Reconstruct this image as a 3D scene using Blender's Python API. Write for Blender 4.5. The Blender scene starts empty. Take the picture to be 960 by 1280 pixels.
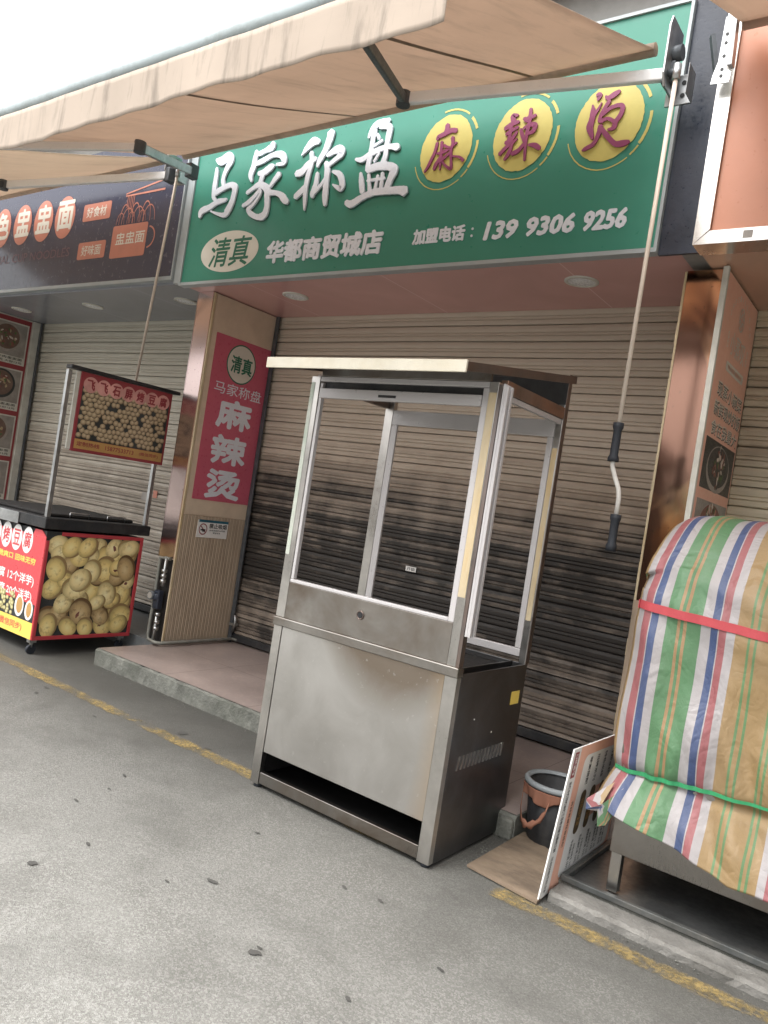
import bpy, bmesh, math, random
from mathutils import Vector, Matrix
random.seed(7)
SC = bpy.context.scene
COL = SC.collection
R = math.radians

# ------------------------------------------------------------------ mesh builder
class MB:
    def __init__(s):
        s.v = []; s.f = []; s.uv = {}; s.smooth = set(); s.mi = {}
    def face(s, idx, uv=None, smooth=False, mi=0):
        k = len(s.f); s.f.append(tuple(idx))
        if uv: s.uv[k] = uv
        if smooth: s.smooth.add(k)
        if mi: s.mi[k] = mi
    def poly(s, pts, uv=None, mi=0):
        b = len(s.v); s.v += [tuple(p) for p in pts]
        s.face(range(b, b+len(pts)), uv, mi=mi)
        return s
    def box(s, x0, x1, y0, y1, z0, z1, mi=0):
        b = len(s.v)
        for z in (z0, z1):
            for x, y in ((x0,y0),(x1,y0),(x1,y1),(x0,y1)): s.v.append((x,y,z))
        for q in ((0,3,2,1),(4,5,6,7),(0,1,5,4),(1,2,6,5),(2,3,7,6),(3,0,4,7)):
            s.face([b+i for i in q], mi=mi)
        return s
    def bar(s, p, q, w, h, up=(0,0,1)):
        p = Vector(p); q = Vector(q); d = (q-p).normalized()
        up = Vector(up)
        if abs(d.dot(up)) > .98: up = Vector((0,1,0))
        a = d.cross(up).normalized(); c = a.cross(d).normalized()
        b = len(s.v)
        for e in (p, q):
            for i, j in ((-1,-1),(1,-1),(1,1),(-1,1)): s.v.append(tuple(e + a*(i*w/2) + c*(j*h/2)))
        for f in ((0,3,2,1),(4,5,6,7),(0,1,5,4),(1,2,6,5),(2,3,7,6),(3,0,4,7)): s.face([b+i for i in f])
        return s
    def tube(s, pts, r, n=12, cap=True):
        pts = [Vector(p) for p in pts]; rs = r if isinstance(r, (list, tuple)) else [r]*len(pts)
        b = len(s.v); ref = None
        for i, p in enumerate(pts):
            d = (pts[min(i+1, len(pts)-1)] - pts[max(i-1, 0)]).normalized()
            if ref is None:
                ref = Vector((0,0,1)) if abs(d.z) < .9 else Vector((0,1,0))
            a = d.cross(ref).normalized(); c = a.cross(d).normalized(); ref = c
            for k in range(n):
                t = 2*math.pi*k/n
                s.v.append(tuple(p + a*math.cos(t)*rs[i] + c*math.sin(t)*rs[i]))
        for i in range(len(pts)-1):
            for k in range(n):
                s.face([b+i*n+k, b+i*n+(k+1)%n, b+(i+1)*n+(k+1)%n, b+(i+1)*n+k], smooth=True)
        if cap:
            s.face([b+k for k in range(n)][::-1]); s.face([b+(len(pts)-1)*n+k for k in range(n)])
        return s
    def lathe(s, c, prof, n=32, cap=False):
        b = len(s.v)
        for r, z in prof:
            for k in range(n):
                t = 2*math.pi*k/n; s.v.append((c[0]+r*math.cos(t), c[1]+r*math.sin(t), c[2]+z))
        for i in range(len(prof)-1):
            for k in range(n): s.face([b+i*n+k, b+i*n+(k+1)%n, b+(i+1)*n+(k+1)%n, b+(i+1)*n+k], smooth=True)
        if cap: s.face([b+k for k in range(n)][::-1])
        return s
    def prism(s, pts, off):
        """closed prism from a planar outline pts, extruded by vector off"""
        b = len(s.v); n = len(pts); off = Vector(off)
        s.v += [tuple(p) for p in pts] + [tuple(Vector(p)+off) for p in pts]
        s.face(range(b, b+n)); s.face(list(range(b+n, b+2*n))[::-1])
        for i in range(n): s.face([b+i, b+n+i, b+n+(i+1)%n, b+(i+1)%n])
        return s
    def grid(s, nu, nv, fn, uvfn=None, mi=0):
        b = len(s.v)
        for j in range(nv+1):
            for i in range(nu+1): s.v.append(tuple(fn(i/nu, j/nv)))
        for j in range(nv):
            for i in range(nu):
                q = [(i,j),(i+1,j),(i+1,j+1),(i,j+1)]
                s.face([b+jj*(nu+1)+ii for ii, jj in q], [uvfn(ii/nu, jj/nv) for ii, jj in q] if uvfn else None, True, mi)
        return s

def link(name, mb, mat, parent=None, bevel=0, solid=0, kind=None, sharp=35):
    root = parent
    while root is not None and root.parent is not None: root = root.parent
    base = Vector(root.location) if root is not None else Vector((0,0,0))
    me = bpy.data.meshes.new(name)
    me.from_pydata([tuple(Vector(v)-base) for v in mb.v], [], mb.f)
    if mb.uv:
        ul = me.uv_layers.new(name='UVMap')
        for k, p in enumerate(me.polygons):
            if k in mb.uv:
                for li, uv in zip(p.loop_indices, mb.uv[k]): ul.data[li].uv = uv
    for k in mb.smooth: me.polygons[k].use_smooth = True
    for m in (mat if isinstance(mat, (list, tuple)) else [mat]): me.materials.append(m)
    for k, m in mb.mi.items(): me.polygons[k].material_index = m
    me.validate()
    o = bpy.data.objects.new(name, me); COL.objects.link(o)
    if parent is not None: o.parent = parent
    if bevel:
        b = o.modifiers.new('bevel', 'BEVEL'); b.width = bevel; b.segments = 2; b.limit_method = 'ANGLE'; b.angle_limit = R(40)
        b.harden_normals = False
    if solid:
        b = o.modifiers.new('solid', 'SOLIDIFY'); b.thickness = solid; b.offset = 0
    if kind: o['kind'] = kind
    return o

def thing(name, label, cat, loc=(0,0,0), group=None):
    o = bpy.data.objects.new(name, None); COL.objects.link(o); o.location = loc; o.empty_display_size = .1
    o['label'] = label; o['category'] = cat
    if group: o['group'] = group
    return o
def single(name, mb, mat, label, cat, group=None, **kw):
    o = link(name, mb, mat, None, **kw); o['label'] = label; o['category'] = cat
    if group: o['group'] = group
    return o

# ------------------------------------------------------------------ materials
class NT:
    def __init__(s, name):
        s.m = bpy.data.materials.new(name); s.m.use_nodes = True; s.t = s.m.node_tree
        s.t.nodes.clear(); s.out = s.t.nodes.new('ShaderNodeOutputMaterial')
    def n(s, typ, **kw):
        nd = s.t.nodes.new('ShaderNode'+typ)
        for k, v in kw.items():
            if k[0] == '_': setattr(nd, k[1:], v)
            else:
                key = int(k[1:]) if k[0] == 'i' and k[1:].isdigit() else k.replace('__', ' ')
                if hasattr(v, 'is_output'): s.t.links.new(v, nd.inputs[key])
                else: nd.inputs[key].default_value = v
        return nd
    def math(s, op, a, b=0.0, clamp=False):
        return s.n('Math', _operation=op, _use_clamp=clamp, i0=a, i1=b).outputs[0]
    def mix(s, f, a, b, mode='MIX'):
        nd = s.t.nodes.new('ShaderNodeMix'); nd.data_type = 'RGBA'; nd.blend_type = mode
        for k, v in ((0, f), (6, a), (7, b)):
            if hasattr(v, 'is_output'): s.t.links.new(v, nd.inputs[k])
            else: nd.inputs[k].default_value = v if k == 0 else (tuple(v)+(1,) if len(v) == 3 else v)
        return nd.outputs[2]
    def ramp(s, f, stops, interp='LINEAR'):
        nd = s.t.nodes.new('ShaderNodeValToRGB'); cr = nd.color_ramp; cr.interpolation = interp
        while len(cr.elements) < len(stops): cr.elements.new(0.5)
        for e, (p, c) in zip(cr.elements, stops):
            e.position = p; e.color = (c, c, c, 1) if isinstance(c, (int, float)) else tuple(c)+(1,)
        s.t.links.new(f, nd.inputs[0]); return nd.outputs[0]
    def co(s, kind='Object', scale=(1,1,1), loc=(0,0,0), rot=(0,0,0)):
        tc = s.t.nodes.new('ShaderNodeTexCoord')
        mp = s.n('Mapping', Vector=tc.outputs[kind], Scale=scale, Location=loc, Rotation=rot)
        return mp.outputs[0]
    def noise(s, vec, scale, detail=4, rough=.55, dist=0):
        return s.n('TexNoise', Vector=vec, Scale=scale, Detail=detail, Roughness=rough, Distortion=dist).outputs[0]
    def done(s, sh):
        s.t.links.new(sh, s.out.inputs[0]); return s.m
    def bsdf(s, color, rough=.5, metal=0., bump=None, bstr=.3, bdist=.01, spec=None, **kw):
        nd = s.t.nodes.new('ShaderNodeBsdfPrincipled')
        def put(k, v):
            if hasattr(v, 'is_output'): s.t.links.new(v, nd.inputs[k])
            else: nd.inputs[k].default_value = v if not isinstance(v, tuple) or len(v) != 3 else tuple(v)+(1,)
        put('Base Color', color); put('Roughness', rough); put('Metallic', metal)
        if spec is not None: put('Specular IOR Level', spec)
        for k, v in kw.items(): put(k.replace('__', ' '), v)
        if bump is not None:
            b = s.n('Bump', Height=bump, Strength=bstr, Distance=bdist); s.t.links.new(b.outputs[0], nd.inputs['Normal'])
        return nd.outputs[0]

def srgb(r, g, b):
    f = lambda c: ((c/255+.055)/1.055)**2.4 if c > 10 else c/255/12.92
    return (f(r), f(g), f(b))

def basic(name, col, rough=.6, metal=0., var=.25, scale=6., dirt=None, dirt_amt=.0, bump=.15, bdist=.004, stretch=(1,1,1), spec=.4):
    """a painted / plain surface with mottling, faint dirt and micro relief"""
    lum = .3*col[0]+.59*col[1]+.11*col[2]; col = tuple(c*.84+lum*.16 for c in col)
    t = NT(name); v = t.co('Object', stretch)
    a = t.noise(v, scale, 6, .6); b = t.noise(v, scale*9, 3, .6)
    c1 = tuple(x*(1-var) for x in col); c2 = tuple(min(1, x*(1+var)) for x in col)
    c = t.mix(t.ramp(a, [(.3, 0), (.7, 1)]), c1, c2)
    if dirt is not None:
        d = t.ramp(t.noise(v, scale*.7, 8, .7, .4), [(.45, 0), (.75, 1)])
        c = t.mix(t.math('MULTIPLY', d, dirt_amt), c, dirt)
    r = t.n('MapRange', Value=b, i1=.3, i2=.7, i3=max(.05, rough-.1), i4=min(1, rough+.12)).outputs[0]
    return t.done(t.bsdf(c, r, metal, b, bump, bdist, spec))

def steel(name, col=(.56,.55,.53), rough=.34, warm=None, warm_amt=.0, grain=(2,2,60), scale=3., dark=.35):
    """brushed stainless sheet with smears, handling marks and optional heat / grease tint"""
    t = NT(name); v = t.co('Object'); g = t.co('Object', grain)
    n1 = t.noise(v, scale, 6, .65, .6); n2 = t.noise(g, 14, 3, .6); n3 = t.noise(v, scale*5, 5, .7)
    c = t.mix(t.ramp(n1, [(.3, 0), (.72, 1)]), tuple(x*(1-dark) for x in col), tuple(min(1, x*1.12) for x in col))
    if warm is not None:
        c = t.mix(t.math('MULTIPLY', t.ramp(t.noise(v, scale*.8, 5, .6, .8), [(.42, 0), (.66, 1)]), warm_amt), c, warm)
    c = t.mix(t.math('MULTIPLY', t.ramp(n3, [(.6, 0), (.78, 1)]), .14), c, tuple(x*.5 for x in col))
    r = t.math('ADD', t.math('MULTIPLY', n2, .16), t.math('MULTIPLY', n1, .24))
    r = t.math('ADD', r, rough-.2)
    return t.done(t.bsdf(c, r, 1.0, n2, .08, .002))

def shutter_mat(name, light, dark, mode):
    t = NT(name); v = t.co('Object'); st = t.co('Object', (.35, 1, 7)); st2 = t.co('Object', (2.6, 1, 3.0))
    sep = t.n('SeparateXYZ', Vector=v); z = sep.outputs[2]; x = sep.outputs[0]
    wob = t.math('MULTIPLY', t.math('SUBTRACT', t.noise(t.co('Object', (.9, 1, 1.6)), 1.0, 3, .5), .5), .60)
    slat = t.math('FLOOR', t.math('DIVIDE', t.math('SUBTRACT', 2.92, z), .112))
    wn = t.n('TexWhiteNoise', _noise_dimensions='1D', W=slat).outputs[0]
    sub = t.math('FLOOR', t.math('DIVIDE', t.math('SUBTRACT', 2.92, z), .028))
    wn2 = t.n('TexWhiteNoise', _noise_dimensions='1D', W=sub).outputs[0]
    zz = t.math('ADD', z, t.math('ADD', wob, t.math('MULTIPLY', t.math('SUBTRACT', wn, .5), .16)))
    if mode == 'soot':
        f = t.ramp(t.math('DIVIDE', zz, 3.0), [(.03, .86), (.09, .66), (.19, .78), (.27, .97), (.40, 1.), (.475, .80), (.54, .50), (.64, .30), (.82, .12), (.95, .06)])
    elif mode == 'left':
        f = t.ramp(t.math('DIVIDE', zz, 3.0), [(.04, .35), (.22, .30), (.36, .60), (.46, .50), (.58, .22), (.8, .08)])
    else:
        f = t.ramp(t.math('DIVIDE', zz, 3.0), [(.2, .1), (.6, .05), (.68, .45), (.85, .35), (.95, .2)])
    streak = t.ramp(t.noise(st2, 1.6, 7, .62), [(.3, 0), (.72, 1)])
    blot = t.ramp(t.noise(t.co('Object', (1, 1, 1.6)), 2.6, 8, .7, .6), [(.36, 0), (.66, 1)])
    f2 = t.math('MULTIPLY', f, t.math('ADD', .62, t.math('MULTIPLY', t.math('ADD', streak, wn2), .26)), True)
    f2 = t.math('ADD', f2, t.math('MULTIPLY', t.math('MULTIPLY', blot, f), .20), True)
    f2 = t.math('ADD', f2, t.math('ADD', t.math('MULTIPLY', streak, .06), t.math('MULTIPLY', wn2, .07)), True)
    mid = tuple((a*.40+b*.80)*1.0 for a, b in zip(light, (.19,.135,.10)))
    c = t.mix(t.ramp(f2, [(0, 0), (.5, 1)]), light, mid)
    c = t.mix(t.ramp(f2, [(.42, 0), (.92, 1)]), c, dark)
    # rubbed grime gathers in horizontal smears
    sm = t.ramp(t.noise(t.co('Object', (3.5, 1, 17)), 2.2, 3, .5), [(.62, 0), (.78, 1)])
    c = t.mix(t.math('MULTIPLY', sm, .05), c, (.06,.045,.035))
    r = t.n('MapRange', Value=streak, i3=.42, i4=.7).outputs[0]
    return t.done(t.bsdf(c, r, 0., t.noise(v, 60, 4), .12, .003, .45))

# palette
M = {}
M['frame_alu'] = basic('white_aluminium_frame', (.50,.475,.47), .36, .15, .03, 5, None, 0, .03)
M['steel'] = steel('stainless_panel', (.36,.34,.315), .32, (.17,.125,.09), .85, (60,2,2), 2.2, .25)
M['steel_v'] = steel('stainless_upright', (.56,.54,.51), .32, None, 0, (60,60,2))
M['steel_dark'] = steel('greasy_stainless_side', (.20,.20,.205), .38, (.10,.08,.065), .5, (60,60,2), 2.5, .35)
M['steel_brown'] = steel('browned_stainless', (.24,.205,.19), .45, (.30,.20,.15), .5, (2,60,2), 3)
M['copper'] = steel('heat_tinted_stainless', (.34,.26,.22), .42, (.50,.27,.17), .7, (2,60,2), 5)
M['film'] = basic('yellowed_protective_film', (.56,.45,.27), .45, 0, .16, 9, (.45,.28,.09), .65, .2, .003, (1,1,.3))
M['fascia'] = basic('cream_filmed_roof_edge', (.60,.55,.43), .42, 0, .08, 7, (.45,.36,.2), .35)
M['black'] = basic('black_paint', (.018,.019,.021), .5, 0, .3, 9, (.10,.09,.08), .4)
M['soot'] = basic('matte_black', (.016,.014,.013), .8, 0, .3, 9)  # plain black, also used for the painted dark of the pillar recess
M['rubber'] = basic('dark_rubber', (.02,.024,.032), .6)
M['conc'] = None
M['galv'] = steel('galvanised_fitting', (.55,.56,.56), .4, None, 0, (9,9,9), 8, .4)
M['white_arm'] = basic('grey_white_arm_paint', (.82,.81,.79), .35, .05, .04, 8, None, 0)
M['elbow'] = basic('dark_grey_cast_joint', (.09,.10,.11), .45, .3, .2, 12)
M['wood'] = None

def kiosk_panel():
    """lower stainless panel: brown grease bloom along its top edge"""
    t = NT('stainless_panel_grease_bloom'); v = t.co('Object'); sep = t.n('SeparateXYZ', Vector=v)
    n1 = t.noise(v, 3.2, 6, .65, .7); n2 = t.noise(t.co('Object', (60, 2, 2)), 14, 3)
    c = t.mix(t.ramp(n1, [(.3, 0), (.7, 1)]), (.47,.455,.43), (.58,.565,.54))
    dx = t.math('ABSOLUTE', t.math('SUBTRACT', sep.outputs[0], .20))
    top = t.math('SUBTRACT', sep.outputs[2], t.math('MULTIPLY', t.math('MULTIPLY', dx, dx), 1.5))
    top = t.math('ADD', top, t.math('MULTIPLY', t.math('SUBTRACT', n1, .5), .22))
    f = t.ramp(top, [(.53, 0), (.71, 1)])
    c = t.mix(t.math('MULTIPLY', f, .78), c, (.21,.155,.105))
    edge = t.ramp(t.math('ADD', sep.outputs[0], t.math('MULTIPLY', t.math('SUBTRACT', n1, .5), .12)), [(.38, 0), (.48, 1)])
    c = t.mix(t.math('MULTIPLY', edge, .35), c, (.56,.36,.16))
    sp = t.ramp(t.noise(v, 38, 3, .6), [(.66, 0), (.74, 1)])
    c = t.mix(t.math('MULTIPLY', sp, .3), c, (.75,.74,.72))
    r = t.math('ADD', t.math('MULTIPLY', n1, .25), .26)
    return t.done(t.bsdf(c, r, 1., n2, .06, .002))
M['panel'] = kiosk_panel()

def ground_mat():
    t = NT('worn_concrete_road'); v = t.co('Object')
    big = t.noise(v, .55, 6, .6, .5); mid = t.noise(v, 3.2, 7, .65, .3); fine = t.noise(v, 90, 3, .7)
    vor = t.n('TexVoronoi', Vector=v, Scale=330.).outputs['Distance']
    vor2 = t.n('TexVoronoi', Vector=v, Scale=185.)
    c = t.mix(t.ramp(big, [(.3, 0), (.7, 1)]), (.20,.197,.182), (.285,.282,.262))
    c = t.mix(t.math('MULTIPLY', t.ramp(mid, [(.36, 1), (.58, 0)]), .5), c, (.12,.117,.105))
    # exposed stone chips: lighter and darker grains
    g = t.n('SeparateColor', Color=vor2.outputs['Color']).outputs[0]
    chips = t.ramp(g, [(.0, .0), (.58, .0), (.80, 1)])
    c = t.mix(t.math('MULTIPLY', chips, .42), c, (.42,.415,.39))
    pits = t.ramp(g, [(.0, 1), (.22, 0)])
    c = t.mix(t.math('MULTIPLY', pits, .38), c, (.09,.088,.08))
    c = t.mix(t.math('MULTIPLY', t.ramp(fine, [(.5, 0), (.75, 1)]), .35), c, (.09,.088,.08))
    st_ = t.ramp(t.noise(t.co('Object', (1,1.3,1), (3,1,0)), 1.5, 6, .6, .4), [(.48, 0), (.66, 1)])
    c = t.mix(t.math('MULTIPLY', st_, .5), c, (.10,.097,.088))
    crk = t.math('ABSOLUTE', t.math('SUBTRACT', t.noise(t.co('Object', (1,1.6,1)), .9, 5, .62, .5), .5))
    c = t.mix(t.math('MULTIPLY', t.ramp(crk, [(0, 1), (.008, 0)]), .10), c, (.06,.058,.052))
    # darkens unevenly towards the pavement
    y = t.n('SeparateXYZ', Vector=v).outputs[1]
    yy = t.math('ADD', y, t.math('MULTIPLY', t.math('SUBTRACT', mid, .5), 1.3))
    yy = t.math('ADD', yy, t.math('MULTIPLY', t.math('SUBTRACT', big, .5), 1.2))
    gr = t.ramp(t.math('DIVIDE', yy, 5.0), [(.26, 0), (.46, .42), (.56, .70), (.66, .88)])
    c = t.mix(gr, c, (.050,.048,.042))
    h = t.math('ADD', t.math('MULTIPLY', vor, .6), t.math('MULTIPLY', fine, .7))
    r = t.n('MapRange', Value=mid, i3=.62, i4=.9).outputs[0]
    return t.done(t.bsdf(c, r, 0., h, .55, .006, .35))
M['ground'] = ground_mat()

def worn_paint(name, col, thr):
    t = NT(name); v = t.co('Object')
    n = t.math('ADD', t.math('MULTIPLY', t.noise(v, 5, 8, .75, .6), .6), t.math('MULTIPLY', t.noise(v, 60, 4, .7), .4))
    cross = t.n('SeparateXYZ', Vector=v).outputs[1]
    # faded long gap in the middle stretch
    x = t.n('SeparateXYZ', Vector=v).outputs[0]
    gap = t.ramp(t.math('ABSOLUTE', t.math('ADD', x, 1.47)), [(.10, .35), (.2, 0)])
    gap = t.math('ADD', gap, t.ramp(t.math('ABSOLUTE', t.math('ADD', x, 3.42)), [(.15, .085), (.5, 0)]))
    edge = t.math('ADD', gap, t.math('MULTIPLY', t.math('POWER', t.math('DIVIDE', t.math('ABSOLUTE', cross), .055), 4), .12))
    long = t.math('MULTIPLY', t.noise(t.co('Object', (1, .2, 1), (.6,0,0)), .9, 3), .55)
    a = t.math('SUBTRACT', t.math('ADD', n, t.math('SUBTRACT', long, .19)), edge)
    al = t.math('MULTIPLY', t.ramp(a, [(thr, 0), (thr+.16, 1)]), .80)
    c = t.mix(t.ramp(t.noise(v, 25, 5), [(.35, 0), (.65, 1)]), col, tuple(k*.55 for k in col))
    b = t.bsdf(c, .7, 0., t.noise(v, 90, 3), .4, .004)
    tr = t.n('BsdfTransparent').outputs[0]
    return t.done(t.n('MixShader', i0=al, i1=tr, i2=b).outputs[0])
M['yellow_line'] = worn_paint('worn_yellow_road_paint', (.37,.27,.105), .495)
def blotch(name, col, thr, sc=9):
    t = NT(name); v = t.co('Object')
    return t.done(t.bsdf(t.mix(t.noise(v, sc, 5), col, tuple(k*.5 for k in col)), .75, 0., t.noise(v, 40, 4), .4, .004))
M['gum'] = blotch('tar_spot', (.085,.082,.075), .5)
M['conc'] = basic('rough_grey_concrete', (.15,.152,.13), .85, 0, .35, 7, (.06,.065,.05), .8, .7, .012)
M['conc_light'] = basic('pale_rough_concrete', (.18,.172,.155), .9, 0, .3, 8, (.08,.075,.065), .8, .6, .01)

def tile_mat(name, col, size, off=(0,0)):
    t = NT(name); v = t.co('Object')
    br = t.n('TexBrick', Vector=t.co('Object', (1,1,1), (off[0], off[1], 0)), Scale=1.0, _offset=0.0)
    br.inputs['Brick Width'].default_value = size; br.inputs['Row Height'].default_value = size
    br.inputs['Mortar Size'].default_value = .0025; br.inputs['Mortar Smooth'].default_value = .3
    n = t.noise(v, 2.2, 7, .65, .4)
    c = t.mix(t.ramp(n, [(.32, 0), (.7, 1)]), tuple(k*.62 for k in col), col)
    c = t.mix(t.math('MULTIPLY', t.ramp(t.noise(v, 45, 3), [(.5, 0), (.7, 1)]), .15), c, (.55,.42,.36))
    c = t.mix(br.outputs['Fac'], c, (.09,.075,.065))
    return t.done(t.bsdf(c, t.n('MapRange', Value=n, i3=.22, i4=.5).outputs[0], 0., br.outputs['Fac'], -.3, .003, .5))
M['tile'] = tile_mat('salmon_floor_tile', (.34,.275,.25), .8, (.1,.0))
M['tile_grey'] = tile_mat('bluish_grey_floor', (.22,.235,.24), .6)

def soffit_mat(name, col, rough=.22):
    t = NT(name); v = t.co('Object'); n = t.noise(v, 1.6, 5, .5, .8)
    c = t.mix(n, tuple(k*.8 for k in col), tuple(k*1.15 for k in col))
    x = t.n('SeparateXYZ', Vector=v).outputs[0]
    seam = t.ramp(t.math('FRACT', t.math('DIVIDE', x, 1.22)), [(0, 1), (.004, 0), (.996, 0), (1, 1)])
    c = t.mix(t.math('MULTIPLY', seam, .5), c, tuple(min(1, k*2.2) for k in col))
    return t.done(t.bsdf(c, rough, 0., n, .2, .01, .5))
M['soffit_red'] = soffit_mat('brick_red_soffit_panel', (.60,.34,.32))
M['soffit_grey'] = soffit_mat('slate_soffit_panel', (.27,.28,.31))
M['soffit_orange'] = soffit_mat('orange_reflection_soffit', (.52,.33,.24))  # the orange sign's reflection is put into this panel colour

M['green'] = basic('green_sign_face', srgb(42,134,112), .36, 0, .05, 2, None, 0, .05)
M['navy'] = basic('aubergine_sign_face', srgb(62,64,82), .2, 0, .05, 2.5, None, 0, .05)
M['orange_sign'] = basic('orange_sign_face', srgb(198,130,98), .35, 0, .06, 3, (.36,.17,.09), .15, .05)
M['letter'] = basic('pale_acrylic_letter', (.70,.73,.80), .3, 0, .04, 8)
M['letter_cream'] = basic('cream_lettering', (.66,.63,.54), .4, 0, .05, 8)
M['yellow_disc'] = basic('yellow_printed_disc', srgb(196,180,78), .4, 0, .07, 8)
M['maroon'] = basic('magenta_brush_lettering', srgb(140,52,96), .4, 0, .08, 12)
M['green_ink'] = basic('green_ink', srgb(22,110,84), .4, 0, .05, 8)
M['sign_edge'] = basic('sign_edge_alloy', (.36,.40,.41), .45, .1, .1, 4)
M['ink'] = basic('black_ink', (.03,.03,.03), .5)
M['pink_poster'] = basic('crimson_poster', srgb(204,84,110), .33, 0, .05, 4, None, 0, .05)
M['beige_board'] = basic('beige_painted_board', (.66,.52,.37), .6, 0, .08, 5, (.40,.28,.17), .3)
M['white_print'] = basic('white_print', (.78,.77,.74), .42, 0, .04, 8)
M['white_trim'] = basic('off_white_trim', (.60,.59,.52), .5, 0, .1, 6, (.28,.25,.19), .5)
M['red_frame'] = basic('red_painted_edge', srgb(196,48,58), .45, 0, .1, 6, (.22,.05,.05), .3)
M['red_poster'] = basic('red_poster_print', srgb(212,58,66), .35, 0, .04, 4)
M['dull_red'] = basic('dull_red_print', srgb(150,48,56), .4, 0, .06, 4)
M['yellow_print'] = basic('yellow_print', srgb(240,205,52), .4, 0, .04, 6)
M['ochre_print'] = basic('ochre_print', srgb(186,140,66), .45, 0, .08, 6)
M['orange_print'] = basic('orange_print', srgb(238,176,148), .4, 0, .05, 5)
M['badge'] = basic('salmon_badge_print', srgb(192,116,92), .4, 0, .08, 7)
M['teal'] = basic('teal_print', srgb(30,100,120), .4)
M['photo_dark'] = basic('dark_photo_ground', (.035,.04,.04), .35, 0, .4, 12)
M['photo_grey'] = basic('grey_photo_ground', (.30,.27,.24), .4, 0, .25, 8)
M['navy_wall'] = basic('navy_black_cladding', (.022,.028,.045), .35, 0, .3, 5, (.06,.07,.09), .3)
M['wall'] = basic('grey_render_wall', (.24,.235,.22), .8, 0, .2, 2, (.10,.095,.085), .5, .4, .01)
M['lens'] = basic('milky_downlight_lens', (.72,.74,.75), .25, 0, .05, 9)
M['purple_bead'] = M['white_trim']

def rib_mat():
    t = NT('ribbed_beige_board'); v = t.co('Object')
    y = t.n('SeparateXYZ', Vector=v).outputs[1]
    w = t.math('FRACT', t.math('DIVIDE', y, .034))
    line = t.ramp(w, [(0, 0), (.12, 1), (.35, .2), (.55, .75), (.72, 0), (.98, 1)])
    n = t.noise(t.co('Object', (1,3,.5)), 7, 6, .7)
    c = t.mix(line, (.36,.28,.20), (.52,.42,.31))
    c = t.mix(t.math('MULTIPLY', t.ramp(n, [(.45,0),(.75,1)]), .5), c, (.20,.145,.10))
    return t.done(t.bsdf(c, .65, 0., line, .4, .006))
M['rib'] = rib_mat()

def clad(name, col, rough=.13, tint=None):
    t = NT(name); v = t.co('Object', (1,1,.55)); n = t.noise(v, 2.0, 4, .5, .5); s = t.noise(t.co('Object'), 40, 4)
    c = t.mix(n, tuple(k*.8 for k in col), col)
    if tint:                                                  # dark patches imitating uneven reflections, painted into the sheet colour
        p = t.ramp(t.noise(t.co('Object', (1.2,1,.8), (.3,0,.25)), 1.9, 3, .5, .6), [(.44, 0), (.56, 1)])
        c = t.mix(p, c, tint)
    c = t.mix(t.math('MULTIPLY', t.ramp(s, [(.64, 0), (.70, 1)]), .6), c, (.12,.09,.07))
    return t.done(t.bsdf(c, t.math('ADD', t.math('MULTIPLY', n, .14), rough-.07), 1., n, .12, .03))
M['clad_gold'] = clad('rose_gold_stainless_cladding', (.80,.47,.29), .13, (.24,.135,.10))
M['clad_pink'] = clad('pinkish_stainless_cladding', (.70,.55,.52), .2)
M['clad_frame'] = steel('polished_sign_frame', (.72,.70,.66), .24, None, 0, (2,2,30), 3, .3)

def fabric(name, col, trans, stain=True, dirty=.5):
    t = NT(name); v = t.co('Object'); n = t.noise(v, 1.3, 6, .6, .6); w = t.noise(v, 420, 2)
    c = t.mix(t.ramp(n, [(.3, 0), (.7, 1)]), tuple(k*.8 for k in col), col)
    if stain:
        s = t.ramp(t.noise(t.co('Object', (9, 1.2, 1.2)), 1.4, 7, .7, .3), [(.5, 0), (.72, 1)])
        c = t.mix(t.math('MULTIPLY', s, dirty), c, (.13,.115,.10))
    d = t.bsdf(c, .85, 0., w, .15, .002, .2)
    tr = t.n('BsdfTranslucent', Color=t.mix(.5, c, col)).outputs[0]
    return t.done(t.n('MixShader', i0=trans, i1=d, i2=tr).outputs[0])
M['awning'] = fabric('tan_awning_canvas', (.64,.52,.43), .52, True, .35)
M['awning_grey'] = fabric('beige_grey_awning_canvas', (.70,.60,.50), .50, True, .25)
M['valance'] = fabric('dirty_beige_valance', (.56,.47,.39), .2, True, .65)
M['front_bar'] = basic('weathered_front_bar', (.36,.42,.43), .45, 0, .1, 4, (.12,.11,.08), .7, .2, .004, (1,1,1))

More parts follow.
